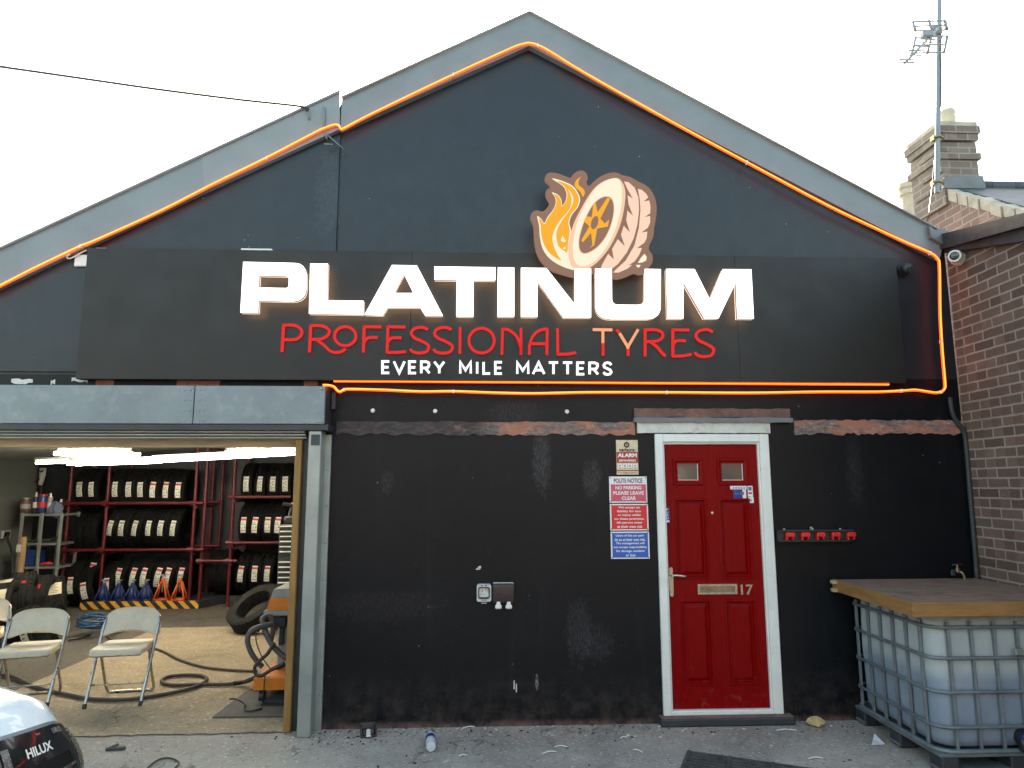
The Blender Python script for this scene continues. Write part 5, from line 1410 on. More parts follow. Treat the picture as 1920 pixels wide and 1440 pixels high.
rack_tyre(200, 1099, 'tagged black tyre right behind the blue axle stands', tilt=-.04, y=5.16)
for k, px in enumerate((140, 165)): rack_tyre(px, 1000, f'untagged black tyre in the left bay centre row, {ORD[k]} from left', 'plain')
for k, px in enumerate((398, 420)): rack_tyre(px, 1075, f'untagged black tyre between the two red racks, {ORD[k]} from left', 'plain', y=5.24)

# ---- red scaffold racks
def rack(name, label, ups, rails, y0=5.16, y1=5.80):
    t = thing(name, label, 'tyre rack', (W(ups[0], 1000, y0).x, y0, 0))
    for u in ups:
        xa = W(u, 1000, y0).x
        for y in (y0, y1):
            mb = MB(); mb.cyl((xa, y, 0), (xa, y, 2.32), .026, n=10); mb.build('upright', 'rack_red', t, 40)
    for (ua, ub, py) in rails:
        a, b = W(ua, py, y0 - .05), W(ub, py, y0 - .05)
        for y in (y0 - .05, y1 - .05):
            mb = MB(); mb.cyl((a.x, y, a.z), (b.x, y, a.z), .024, n=10); mb.build('rail', 'rack_red', t, 40)
        for u in ups:
            xa = W(u, 1000, y0).x
            if a.x - .1 < xa < b.x + .1:
                mb = MB(); mb.cyl((xa, y0 - .03, a.z - .04), (xa, y0 - .03, a.z + .04), .040, n=8); mb.cyl((xa - .05, y0 - .05, a.z), (xa + .05, y0 - .05, a.z), .036, n=8); mb.tube([(xa + .03, y0 - .11, a.z - .03), (xa + .03, y0 - .05, a.z - .03)], .012, 6)
                mb.build('coupler', 'rack_red', t, 40)
                mb = MB(); mb.cyl((xa + .02, y0 - .02, a.z - .055), (xa + .02, y1 + .03, a.z - .055), .024, n=8); mb.build('cross_tube', 'rack_red', t, 40)
    return t
rack('tyre_rack', 'long red scaffold tyre rack across the back of the garage', (124, 196, 362), ((112, 382, 944), (112, 382, 1032)))
rack('tyre_rack', 'narrow red scaffold tyre rack nearer the timber post', (381, 434), ((428, 545, 932), (428, 545, 1018), (372, 445, 1052)))

# ---- striped kerb deck with axle stands
a, b = G(150, 1142), G(372, 1142)
t = thing('hazard_ramp', 'low dark steel deck with black and yellow striped front edge', 'ramp', (a.x, a.y, 0))
yk = 5.0
xa, xb = W(150, 1135, yk).x, W(372, 1135, yk).x
mb = MB(); mb.bb(xa, xb, yk, yk + .03, .012, .12); mb.build('striped_edge', 'hazard', t)
mb = MB(); mb.bb(xa, xb, yk + .0305, 5.86, .012, .112); mb.build('deck_plate', 'steel_dark', t)
mb = MB(); mb.prism([[(xb + .002, yk), (xb + .22, yk + .45), (xb + .9, yk + .45), (xb + .9, 5.86), (xb + .002, 5.86)]], lambda u, v, t_: Vector((u, v, .118 if t_ == 0 else .012))); mb.build('side_plate', 'steel_dark', t)
def stand(px, m, label, hgt=.30):
    p = W(px, 1128, 5.06)
    t = thing('axle_stand', label, 'axle stand', (p.x, 5.07, .118), 'axle stands on the striped deck')
    z = .120
    for sx_ in (-1, 1):
        for sy_ in (-1, 1):
            mb = MB(); mb.tube([(p.x + sx_ * .095, 5.09 + sy_ * .06, z), (p.x + sx_ * .022, 5.09 + sy_ * .015, z + hgt * .72)], [.016, .010], 6); mb.build('leg', m, t)
    mb = MB()
    for sy_ in (-1, 1): mb.tube([(p.x - .095, 5.09 + sy_ * .06, z + .012), (p.x + .095, 5.09 + sy_ * .06, z + .012)], .010, 6)
    explode(mb.build('foot_bar', m, t))
    mb = MB(); mb.cyl((p.x, 5.09, z + hgt * .62), (p.x, 5.09, z + hgt * .86), .027, .024, 10)
    if m == 'blue_paint': mb.lathe([(.10, z + .03), (.03, z + hgt * .7), (.0, z + hgt * .7)], Matrix.Translation((p.x, 5.09, 0)), 4)
    mb.build('collar', m, t)
    mb = MB(); mb.cyl((p.x, 5.09, z + hgt * .3), (p.x, 5.09, z + hgt * .96), .013, n=8); mb.bb(p.x - .035, p.x + .035, 5.07, 5.11, z + hgt * .94, z + hgt, .006); mb.build('saddle_post', 'galv', t)
for k, px in enumerate((190, 219, 245, 270)): stand(px, 'blue_paint', f'blue axle stand on the striped deck, {ORD[k]} from left', .29)
stand(301, 'orange_red', 'orange axle stand next to the blue ones', .36); stand(334, 'orange_red', 'orange axle stand beside the red rack upright, rightmost', .36)

# ---- left corner: shelving, cans, cardboard tube, socket
ys_ = 4.95
xs0, xs1 = W(37, 1000, ys_).x, W(116, 1000, ys_).x
zS = [W(70, py, ys_).z for py in (963, 1018, 1062)] + [.08]
t = thing('metal_shelving', 'narrow galvanised shelving unit standing in the left back corner', 'shelf', ((xs0 + xs1) / 2, ys_, 0))
for z in zS:
    mb = MB(); mb.bb(xs0, xs1, ys_, ys_ + .4, z - .035, z - .004, .004); mb.build('shelf', 'galv', t)
for x in (xs0 + .02, xs0 + (xs1 - xs0) * .5, xs1 - .02):
    for y in (ys_ - .018, ys_ + .4):
        mb = MB(); mb.bb(x - .022, x + .022, y, y + .017, 0, zS[0] + .01, .002); mb.build('upright', 'galv', t)
def can(name, label, cat, px, r, h, body, capm, y=5.1, z=None, spray=False):
    x = W(px, 950, y).x; z = zS[0] - .003 if z is None else z
    t = thing(name, label, cat, (x, y, z))
    mb = MB(); mb.lathe([(r * .94, z), (r, z + .006), (r, z + h * .86), (r * .92, z + h * .9), (r * .9, z + h * .9)], Matrix.Translation((x, y, 0)), 16); mb.build('can_body', body, t, 40)
    mb = MB()
    if spray: mb.lathe([(r * .88, z + h * .9), (r * .45, z + h * .96), (r * .4, z + h * 1.12), (0, z + h * 1.13)], Matrix.Translation((x, y, 0)), 12)
    else: mb.lathe([(r * 1.0, z + h * .9), (r * 1.0, z + h * .98), (0, z + h)], Matrix.Translation((x, y, 0)), 16)
    mb.build('cap', capm, t, 40)
    mb = MB(); mb.lathe([(r + .001, z + h * .3), (r + .001, z + h * .6)], Matrix.Translation((x, y, 0)), 16); 
    return t, mb
for args, lab in (((('paint_tin', 'brown paint tin with pale label at the left end of the shelf', 'tin', 48, .065, .23, 'can_brown', 'galv')), 'can_grey'),
                  (('spray_bottle', 'slim dark spray bottle between the brown tin and the blue can', 'bottle', 66, .034, .27, 'black_plastic', 'white_plastic', 5.1, None, True), 'tag_white'),
                  (('oil_can', 'blue can with red top in the middle of the shelf', 'can', 79, .06, .28, 'can_blue', 'can_red'), 'can_red'),
                  (('spray_bottle', 'grey spray bottle with white nozzle right of the blue can', 'bottle', 93, .034, .26, 'can_grey', 'white_plastic', 5.1, None, True), 'tag_white'),
                  (('small_bottle', 'small blue bottle at the right end of the shelf', 'bottle', 114, .032, .18, 'can_blue', 'white_plastic', 5.1, None, True), 'tag_white')):
    t, mb = can(*args); mb.build('can_label', lab, t, 40)
t0_ = W(104, 952, 5.0)
mb = MB(); bmesh.ops.create_icosphere(mb.bm, subdivisions=3, radius=1, matrix=Matrix.Translation((t0_.x, 5.02, zS[0] + .06)) @ Matrix.Diagonal((.09, .06, .12, 1)))
for v in mb.bm.verts: v.co += Vector((math.sin(v.co.z * 60) * .012, math.sin(v.co.x * 70) * .015, -max(0, v.co.x - t0_.x) * .5))
tag(mb.build('cleaning_rag', 'rag', None, 60), 'crumpled grey blue rag hanging over the shelf edge', 'rag')
x = W(58, 1040, 5.1).x
t = thing('storage_crate', 'dark blue plastic crate on the lower shelf', 'crate', (x, 5.1, zS[2]))
mb = MB(); mb.bb(x - .12, x + .12, 5.0, 5.25, zS[2], zS[2] + .22, .01); mb.bb(x - .135, x + .135, 4.985, 5.265, zS[2] + .19, zS[2] + .225, .006)
for k in range(4): mb.bb(x - .10 + .055 * k, x - .07 + .055 * k, 4.99, 5.0, zS[2] + .02, zS[2] + .18, .003)
mb.build('crate_body', 'can_blue', t)
x = W(88, 1055, 5.05).x
t = thing('hand_tool', 'red handled tool lying on the lower shelf beside the crate', 'tool', (x, 5.05, zS[2]))
mb = MB(); mb.tube([(x - .06, 5.02, zS[2] + .025), (x + .04, 5.02, zS[2] + .03), (x + .08, 5.05, zS[2] + .03)], [.022, .028, .018], 8); mb.build('grip', 'can_red', t, 40)
mb = MB(); mb.tube([(x + .07, 5.05, zS[2] + .03), (x + .16, 5.1, zS[2] + .03), (x + .18, 5.12, zS[2] + .08)], .010, 6); mb.build('shank', 'steel_dark', t)
x = W(62, 1010, 5.1).x
for k in range(5):
    xx = x + .07 * k - .1
    mb = MB(); mb.tube([(xx, 5.05, zS[1] + .012), (xx + .12, 5.2, zS[1] + .02 + .01 * k)], .012, 6)
    tag(mb.build('steel_bar', 'steel_dark'), 'thin dark steel bar lying on the middle shelf', 'bar', 'bars on the middle shelf')
a, b = W(34, 1007, 4.5), W(35, 1096, 4.5)
mb = MB(); mb.lathe([(.045, 0), (.045, 1), (.035, 1), (.035, .9), (0, .9)], Matrix.Translation((b.x, 4.5, 0)) @ Matrix.Diagonal((1, 1, a.z, 1)), 16)
t = mb.build('cardboard_tube', 'cardboard', None, 40); tag(t, 'tall brown cardboard tube standing in front of the shelving', 'tube')
mb = MB(); p = W(35, 1028, 4.45); mb.bb(p.x - .03, p.x + .03, 4.449, 4.452, p.z - .05, p.z + .05); mb.build('paper_label', 'tag_white', t)
p = on(8, 1002, 0, -7.0)
t = thing('wall_socket', 'grey wall socket with plugged cable on the left garage wall', 'socket', tuple(p))
mb = MB(); mb.bb(-6.999, -6.96, p.y - .09, p.y + .09, p.z - .06, p.z + .06, .008); mb.build('socket_plate', 'grey_plastic', t)
mb = MB(); mb.bb(-6.96, -6.955, p.y - .06, p.y + .06, p.z - .035, p.z + .035, .003); mb.build('socket_face', 'black_plastic', t)
q = p + Vector((.1, 0, 0))
c_ = [tuple(p + Vector((.06, 0, 0))), W(14, 1012, 4.7), W(21, 1030, 4.4), W(24, 1060, 4.2), W(24, 1100, 4.1), W(24, 1140, 4.1), G(24, 1200)]
mb = MB(); mb.tube(smoothline(c_, 6), .016, 8); tag(mb.build('power_cable', 'wire', None, 60), 'black cable hanging from the left wall socket to the floor', 'cable')
p = W(80, 897, 5.85)
t = thing('spray_gun', 'white spray gun hanging on the rear wall above the shelf', 'tool', tuple(p))
mb = MB(); mb.tube([(p.x - .02, 5.84, p.z - .1), (p.x + .01, 5.82, p.z + .04), (p.x + .02, 5.80, p.z + .16)], [.03, .045, .05], 10); mb.build('gun_body', 'white_plastic', t, 40)
mb = MB(); mb.tube([(p.x - .09, 5.82, p.z - .06), (p.x, 5.80, p.z + .0)], .016, 8); mb.tube([(p.x, 5.85, p.z - .12), (p.x - .01, 5.85, p.z - .32)], .018, 8); mb.tube([(p.x + .02, 5.76, p.z + .12), (p.x + .02, 5.80, p.z + .12)], .03, 10); explode(mb.build('nozzle', 'steel_dark', t, 40))

# ---- used tyres heaped at the left
def big_tyre(name, label, loc, axis, spin, Rr, w, bands, m='rubber_dusty', marks=()):
    root = thing(name, label, 'tyre', (0, 0, 0), None)
    tyre_mb(Rr, w, Rr * .64, 44).build('tyre_body', m, root, 35)
    for (x0, x1, a0, a1) in bands:
        mb = MB(); tread_patch(mb, Rr, x0, x1, a0, a1, .005, 10); lb_ = mb.build('paper_label', 'tag_band', root)
        mb = MB()
        for k in range(6): 
            aa = a0 + (a1 - a0) * (.15 + .12 * k); tread_patch(mb, Rr, x0 + (x1 - x0) * .2, x1 - (x1 - x0) * random.uniform(.2, .5), aa, aa + (a1 - a0) * .04, .0062, 2)
        mb.build('label_print', 'ink_brown', lb_)
    for (x0, x1, a0, a1) in marks:
        mb = MB(); tread_patch(mb, Rr, x0, x1, a0, a1, .005, 3); mb.build('paint_mark', 'can_red', root)
    ax_ = Vector(axis).normalized()
    to_cam = (Vector((0, CAM_Y, CAM_Z)) - Vector(loc))
    yv = -(to_cam - ax_ * to_cam.dot(ax_)).normalized()
    zv = ax_.cross(yv)
    if zv.z < 0: ax_ = -ax_; zv = -zv
    root.rotation_euler = (Matrix((ax_, yv, zv)).transposed() @ Matrix.Rotation(spin, 3, 'X')).to_euler()
    root.location = loc
    return root
HG = 'used tyres heaped in the left corner'
def heap(label, px, py, y, *a, **k):
    o = big_tyre('used_tyre', label, tuple(W(px, py, y)), *a, **k); o['group'] = HG
heap('large used tyre with two cream paper labels at the left edge', 8, 1146, 2.9, (.90, .30, .10), .0, .34, .24, ((-.09, .09, .05, .75), (-.1, .1, 1.1, 1.5)))
heap('dusty used tyre marked with a red paint spot', 44, 1126, 3.3, (.88, .40, .05), .0, .33, .24, (), marks=((.01, .05, .62, .74),))
heap('used tyre behind the red spotted one, with a red streak', 78, 1128, 3.7, (.90, .30, .0), .0, .32, .22, (), marks=((.0, .025, .5, .68),))
heap('used tyre with a curled cream label at the right of the heap', 104, 1126, 4.0, (.86, .46, .1), .0, .30, .22, ((-.07, .08, .25, .8),))
heap('black tyre lying low in front of the heap with a long cream label', 56, 1182, 2.75, (.95, .10, .28), .0, .26, .22, ((.03, .10, -.8, .55),), m='rubber')
heap('black tyre half hidden behind the low one', 98, 1172, 3.25, (.93, .2, .2), .0, .26, .20, (), m='rubber')

# ---- big tyre lying tilted by the tool chest
p = W(481, 1137, 3.45)
o = big_tyre('leaning_tyre', 'large low profile tyre lying tilted with its hollow facing the yard', (p.x, 3.45, .265), (-.36, -.50, .79), 0, .335, .21, (), m='rubber_dusty')
mb = MB(); mb.bb(p.x - .1, p.x + .25, 3.6, 3.9, .004, .16, .01)
tag(mb.build('wooden_block', 'machine_grey'), 'grey block propping up the tilted tyre from behind', 'block')

# ---- tool chest beside the post
yc = 3.0
x0, z1, z0 = W(523, 1000, yc).x, W(523, 984, yc).z, W(521, 1105, yc).z
t = thing('tool_chest', 'tall dark tool chest with bright drawer edges behind the timber post', 'tool chest', (x0 + .35, yc, 0))
mb = MB(); mb.bb(x0, x0 + .75, yc, yc + .45, .10, z1, .01); mb.build('cabinet', 'steel_dark', t)
for k in range(14):
    z = z1 - .055 - .058 * k - (.06 if k > 5 else 0)
    if z < .18: break
    mb = MB(); mb.bb(x0 + .02, x0 + .73, yc - .02, yc - .001, z, z + .048, .003); d_ = mb.build('drawer', 'steel_dark', t)
    mb = MB(); mb.bb(x0 + .02, x0 + .73, yc - .032, yc - .0205, z + .030, z + .044, .002); mb.build('drawer_pull', 'white_plastic', d_)
for sx_ in (.08, .66):
    mb = MB(); mb.cyl((x0 + sx_ - .02, yc + .1, .05), (x0 + sx_ + .02, yc + .1, .05), .05, n=14); mb.build('castor', 'black_plastic', t, 40)
t = thing('drill_case', 'dark power tool standing on the tool chest', 'tool', (x0 + .12, yc + .1, z1))
mb = MB(); mb.bb(x0 + .03, x0 + .2, yc + .05, yc + .2, z1, z1 + .10, .02); mb.tube([(x0 + .09, yc + .1, z1 + .09), (x0 + .12, yc + .1, z1 + .22), (x0 + .02, yc + .05, z1 + .24)], [.03, .035, .025], 8); mb.build('tool_body', 'black_plastic', t, 40)
mb = MB(); mb.bb(x0 + .1, x0 + .18, yc + .08, yc + .13, z1 + .225, z1 + .255, .006); mb.build('tool_trim', 'orange_red', t)

# ---- orange welding trolley half hidden by the post
yt = .95
xl = W(497, 1200, yt).x
t = thing('welding_trolley', 'orange and grey welding trolley with hoses beside the timber post', 'trolley', (xl + .3, yt, 0))
q0_, q1_ = W(481, 1268, .70), W(481, 1289, .70)
mb = MB(); mb.prism([[(q0_.x, .62), (-1.40, .62), (-1.40, 1.3), (q0_.x + .10, 1.3), (q0_.x, 1.0)]], lambda u, v, t_: Vector((u, v, q0_.z + .0 if t_ == 0 else q1_.z))); mb.build('bottom_tray', 'orange', t)
zb0, zb1 = W(500, 1144, yt).z, W(500, 1121, yt).z
mb = MB()
mb.prism([[(xl + .0, zb0), (-1.40, zb0), (-1.40, zb1), (xl + .03, zb1)]], lambda u, v, t_: Vector((u, yt if t_ == 0 else yt + .5, v))); mb.build('control_box', 'orange', t)
mb = MB(); mb.prism([[(xl + .03, zb1 + .001), (-1.40, zb1 + .001), (-1.40, zb1 + .09), (xl + .05, zb1 + .07)]], lambda u, v, t_: Vector((u, yt + .01 if t_ == 0 else yt + .5, v))); mb.bb(xl - .02, -1.41, yt - .02, yt + .5, zb0 - .045, zb0 - .001, .005); mb.build('box_top', 'machine_grey', t)
mb = MB(); mb.bb(xl + .09, -1.46, yt + .06, yt + .48, q0_.z + .005, zb0 - .046, .01); mb.build('machine_body', 'machine_grey', t)
mb = MB(); mb.bb(xl + .11, xl + .15, yt + .02, yt + .06, zb0 - .30, zb0 - .05, .006); mb.bb(xl + .07, xl + .17, yt + .0, yt + .06, zb0 - .15, zb0 - .06, .012); mb.build('hose_hook', 'steel_dark', t)
mb = MB(); mb.tube([(xl + .22, yt + .03, zb0 - .32), (xl + .5, yt + .03, zb0 - .32)], .014, 8); mb.tube([(xl + .22, yt + .03, zb0 - .52), (xl + .5, yt + .03, zb0 - .52)], .012, 8); explode(mb.build('side_rail', 'black_plastic', t))
for (x, y) in ((q0_.x + .06, .68), (q0_.x + .09, 1.2), (-1.5, .7)):
    mb = MB(); mb.cyl((x - .016, y, .045), (x + .016, y, .045), .045, n=14); mb.bb(x - .024, x + .024, y - .02, y + .02, .05, q1_.z - .001, .004); mb.build('castor', 'black_plastic', t, 40)
def pw(pts): return smoothline([W(x, y, d) for (x, y, d) in pts], 6)
mb = MB(); mb.tube(pw([(548, 1240, .75), (525, 1225, .75), (508, 1205, .75), (496, 1180, .78), (492, 1162, .8), (500, 1156, .84), (510, 1160, .86), (512, 1180, .86), (508, 1200, .85)]), .024, 10)
mb.build('torch_hose', 'hose_grey', t, 60)
mb = MB(); mb.tube(pw([(510, 1170, .8), (492, 1174, .74), (472, 1182, .7), (464, 1200, .7), (470, 1222, .72), (482, 1240, .74), (492, 1250, .76)]), .022, 10); mb.build('torch_hose', 'hose_grey', t, 60)
mb = MB(); mb.tube(pw([(514, 1205, .7), (502, 1225, .66), (488, 1238, .64), (478, 1250, .64), (480, 1264, .64), (492, 1266, .62), (510, 1255, .6), (532, 1244, .58)]), .015, 10); mb.build('torch_hose', 'hose', t, 60)
mb = MB(); mb.tube(pw([(482, 1180, .62), (480, 1200, .6), (488, 1225, .6), (500, 1245, .6), (512, 1258, .6)]), .005, 6); mb.build('thin_cable', 'wire', t, 60)
p = G(515, 1328)
t = thing('foot_pedal', 'small black foot pedal lying on the grey floor mat', 'pedal', (p.x, p.y, .02))
mb = MB(); mb.prism([[(p.x - .11, p.y), (-1.50, p.y), (-1.50, p.y + .22), (p.x - .06, p.y + .22)]], lambda u, v, t_: Vector((u, v, .03 if t_ == 0 else .018))); mb.build('pedal_base', 'black_plastic', t)
mb = MB(); mb.prism([[(p.x - .07, p.y + .03), (-1.50, p.y + .03), (-1.50, p.y + .21), (p.x - .04, p.y + .21)]], lambda u, v, t_: Vector((u, v, (.045 + (v - p.y) * .14) if t_ == 0 else .031)))
for k in range(9): mb.bb(p.x - .03 + .02 * k, p.x - .02 + .02 * k, p.y + .20, p.y + .215, .06, .085)
mb.build('pedal_plate', 'steel_dark', t)
mb = MB(); mb.tube(smoothline([G(492, 1328, .03), G(470, 1333, .03), G(458, 1330, .03), G(460, 1320, .03), G(452, 1314, .03), G(440, 1310, .02), G(430, 1311, .02)], 5), .007, 6); mb.build('pedal_cable', 'wire', t)
mb = MB(); q = G(493, 1320, .02); mb.tube([(q.x, q.y, .02), (q.x + .0, q.y + .02, .26)], .006, 6); mb.build('pedal_rod', 'wire', t)
L = [G(398, 1349), G(462, 1300), G(484, 1290), G(560, 1292), G(560, 1347)]
mb = MB(); mb.prism([[(p_.x, p_.y) for p_ in L]], lambda u, v, t_: Vector((u, v, .020 if t_ == 0 else .006)))
tag(mb.build('floor_mat', 'mat_rubber'), 'flat grey rubber mat under the orange trolley', 'mat')

# ---- hoses on the floor
def floorline(name, label, pts, r, m, z=.012):
    P = smoothline([G(a, b, z + r) if len(c) == 0 else W(a, b, c[0]) for (a, b, *c) in pts], 6)
    mb = MB(); mb.tube(P, r, 8); return tag(mb.build(name, m, None, 60), label, 'hose')
floorline('air_hose', 'thin brown hose running from the blue coil to the trolley', [(199, 1182), (203, 1194), (215, 1202), (250, 1208), (300, 1219), (335, 1236), (380, 1250), (430, 1256), (482, 1259)], .012, 'hose')
floorline('air_hose', 'dark hose curving round the chairs and ending in a loop', [(-40, 1250), (0, 1264), (30, 1271), (70, 1289), (130, 1303), (180, 1311), (240, 1311), (300, 1303), (345, 1294), (375, 1284), (388, 1274), (378, 1267), (350, 1265.5), (318, 1268), (304, 1275),
    (308, 1281), (330, 1284.5), (370, 1283.5), (420, 1283), (440, 1281)], .016, 'hose')
floorline('torch_handle', 'black welding torch lying against the trolley', [(438, 1281.5), (455, 1279), (468, 1275, 1.0), (500, 1260, .95), (532, 1246, .9)], .020, 'black_plastic', .02)
for k in range(1): pass
cc = G(182, 1192)
mb = MB(); rnd = random.Random(3); pts = []
for k in range(90):
    t_ = k * .5; rr_ = .15 + .06 * math.sin(k * .37)
    pts.append((cc.x + rr_ * math.cos(t_) * 1.1 + rnd.uniform(-.02, .02), cc.y + rr_ * math.sin(t_) + rnd.uniform(-.02, .02), .03 + .17 * (k / 90) + .07 * abs(math.sin(k * .21))))
mb.tube(smoothline(pts, 3), .013, 6)
tag(mb.build('coiled_hose', 'blue_hose', None, 60), 'tangled blue coiled air hose lying on the garage floor', 'hose')
floorline('air_line', 'short dark air line with nozzle left of the blue coil', [(128, 1199), (145, 1197), (160, 1193), (170, 1190)], .014, 'hose')

# ---- folding chairs
def make_chair():
    r = thing('folding_chair', 'x', 'chair', (0, 0, 0), 'folding chairs in the garage entrance')
    L_ = Vector((0, .40, .74)); f0 = Vector((0, -.20, 0)); n_ = Vector((0, -.74, .40)).normalized()
    for s in (-1, 1):
        mb = MB(); mb.tube(smoothline([(s * .205, -.20, 0), (s * .212, .0, .37), (s * .214, .12, .592), (s * .200, .152, .635), (s * .16, .168, .655)], 5), .0125, 10); mb.build('front_leg', 'chair_tube', r, 60)
        mb = MB(); mb.cyl((s * .205, -.204, -.002), (s * .206, -.186, .03), .016, n=10); mb.build('rubber_foot', 'rubber_foot', r, 40)
    mb = MB(); mb.tube(smoothline([(-.185, -.02, .41), (-.185, .10, .19), (-.185, .185, .05), (-.16, .21, .013), (-.1, .215, .012), (.1, .215, .012), (.16, .21, .013), (.185, .185, .05), (.185, .10, .19), (.185, -.02, .41)], 5), .0115, 10); mb.build('rear_leg', 'chair_tube', r, 60)
    mb = MB(); mb.tube([(-.207, -.115, .155), (.207, -.115, .155)], .007, 8); mb.build('stretcher', 'chair_tube', r)
    mb = MB()
    for s in (-.1, .1): mb.bb(s - .012, s + .012, .205, .228, .0, .02, .002)
    explode(mb.build('glide', 'rubber_foot', r))
    o_ = sm2([(-.165, -.24), (-.20, -.20), (-.205, -.1), (-.185, .12), (-.15, .15), (.15, .15), (.185, .12), (.205, -.1), (.20, -.20), (.165, -.24), (0, -.25)], 4)
    mb = MB()
    rings = [(1, .405), (1.0, .43), (.985, .442), (.93, .450), (.6, .446)]
    prev = None
    for (sc_, z) in rings:
        q = [mb.bm.verts.new((u * sc_, -.05 + (v + .05) * sc_, z)) for u, v in o_]
        if prev: mb.bridge(prev, q)
        else: mb.bm.faces.new(q[::-1])
        prev = q
    mb.bm.faces.new(prev); mb.build('seat', 'chair_pad', r, 50)
    mb = MB(); mb.tube([(-.19, -.22, .40), (0, -.235, .40), (.19, -.22, .40)], .009, 8); mb.build('seat_rail', 'chair_tube', r)
    o_ = sm2([(-.228, .58), (-.228, .66), (-.20, .745), (-.13, .785), (0, .795), (.13, .785), (.20, .745), (.228, .66), (.228, .58), (.21, .565), (.10, .592), (0, .60), (-.10, .592), (-.21, .565)], 4)
    def bk(u, v, t_):
        base = f0 + L_ * (v / .84) * 1.0
        bow = -.035 * (1 - (u / .23) ** 2) + .012
        return Vector((u, base.y, base.z)) - n_ * bow + n_ * (.012 if t_ == 0 else -.014)
    mb = MB(); mb.prism([o_], bk); mb.build('backrest', 'chair_pad', r, 40)
    return r
c2 = make_chair()
c2['label'] = 'grey beige folding chair standing alone on the right, seat empty'; c2.location = (-2.955, .765, .008); c2.rotation_euler = (0, 0, R(8))
c1 = dup(c2); c1['label'] = 'grey beige folding chair turned slightly beside the tyre heap'; c1.location = (-3.70, .74, .008); c1.rotation_euler = (0, 0, R(14))
c3 = dup(c2); c3['label'] = 'folding chair cut off by the left edge of the photo'; c3.location = (-4.56, 1.35, .006); c3.rotation_euler = (0, 0, R(28))

# ================================================================== TANK WITH BOARD TOP, right
ix0, ix1, iy0, iy1 = 2.825, 3.80, -.975, -.02
T = thing('water_tank', 'caged white plastic liquid tank on a dark pallet in the right corner', 'tank', ((ix0 + ix1) / 2, (iy0 + iy1) / 2, 0))
def rrect(x0, x1, y0, y1, r, n=6):
    pts = []
    for (cx, cy, s0) in ((x1 - r, y1 - r, 0), (x0 + r, y1 - r, 90), (x0 + r, y0 + r, 180), (x1 - r, y0 + r, 270)):
        pts += [(cx + r * math.cos(R(s0 + 90 * i / n)), cy + r * math.sin(R(s0 + 90 * i / n))) for i in range(n + 1)]
    return pts
mb = MB(); prev = None
for (ins, z) in ((.06, .135), (.035, .15), (.028, .20), (.026, .40), (.020, .55), (.024, .75), (.028, .88), (.05, .935), (.10, .945)):
    q = [mb.bm.verts.new((u, v, z)) for u, v in rrect(ix0 + ins, ix1 - ins, iy0 + ins, iy1 - ins, .11)]
    if prev: mb.bridge(prev, q)
    else: mb.bm.faces.new(q[::-1])
    prev = q
mb.bm.faces.new(prev); mb.build('plastic_tank', 'tank', T, 60)
zcage = [W(1800, py, iy0).z for py in (1176, 1234, 1298, 1364)] + [.128]
for z in zcage:
    mb = MB(); P = [(u, v, z) for u, v in rrect(ix0 - .004, ix1 + .004, iy0 - .004, iy1 + .004, .10, 5)]
    mb.tube(P, (.0115 if z > .2 else .015), 8, closed=True); mb.build('cage_hoop', 'cage', T, 60)
ztop = zcage[0]
def cage_v(x, y, dx, dy):
    mb = MB(); mb.tube([(x, y, .12), (x, y, ztop + .03)], .0120, 6)
    return mb.build('cage_bar', 'cage', T, 40)
for k in range(6):
    cage_v(ix0 + .012, iy0 + .13 + k * (iy1 - iy0 - .2) / 5, 0, 0)
    xx = ix0 + .12 + k * .15
    cage_v(xx, iy0 + .012, 0, 0)
mb = MB()
for y in (iy0 + .05, (iy0 + iy1) / 2, iy1 - .05): mb.bb(ix0 - .01, ix1 + .01, y - .055, y + .055, .012, .032, .003)
mb.bb(ix0 - .012, ix1 + .012, iy0 - .012, iy1, .098, .118, .004)
mb.build('pallet_deck', 'cage', T)
for y in (iy0 + .05, (iy0 + iy1) / 2, iy1 - .05):
    for x in (ix0 + .05, (ix0 + ix1) / 2, ix1 - .05):
        mb = MB(); mb.bb(x - .055, x + .055, y - .065, y + .065, .0, .097, .008); mb.build('pallet_block', 'steel_dark', T)
xv = W(1915, 1400, iy0 - .03).x
mb = MB(); mb.cyl((xv + .05, iy0 + .05, .20), (xv + .05, iy0 - .05, .20), .05, n=16); mb.bb(xv - .01, xv + .11, iy0 - .06, iy0 - .01, .13, .22, .012); mb.build('outlet_valve', 'black_plastic', T, 40)
mb = MB(); mb.bb(xv - .02, xv + .13, iy0 - .085, iy0 - .062, .215, .245, .006); mb.build('valve_lever', 'label_blue', T)
p = W(1910, 1222, iy0 - .02); mb = MB(); mb.bb(p.x - .025, p.x + .03, iy0 - .03, iy0 - .012, p.z - .02, p.z + .02, .004); mb.build('cage_clamp', 'galv', T)
zb1 = 1.03; zb0 = .955
A_ = [G(1577, 1091, zb1), G(1709, 1131, zb1)]
bx0, by0, bx1 = A_[0].x - .02, A_[1].y, 3.86
bxl = A_[1].x
t = thing('board_table', 'weathered wooden board top with ochre edges lying on the caged tank', 'board', ((bxl + bx1) / 2, (by0 - .02) / 2, zb0))
mb = MB(); mb.prism([[(bxl + .012, by0 + .012), (3.815, by0 + .012), (3.84, -.015), (A_[0].x + .012, -.015)]], lambda u, v, t_: Vector((u, v, zb1 if t_ == 0 else zb0))); mb.build('board_panel', 'board_top', t)
mb = MB(); mb.prism([[(bxl, by0), (3.81, by0), (3.81, by0 + .011), (bxl + .011, by0 + .011)]], lambda u, v, t_: Vector((u, v, zb1 + .003 if t_ == 0 else zb0 - .006))); mb.build('edge_batten', 'edge_wood', t)
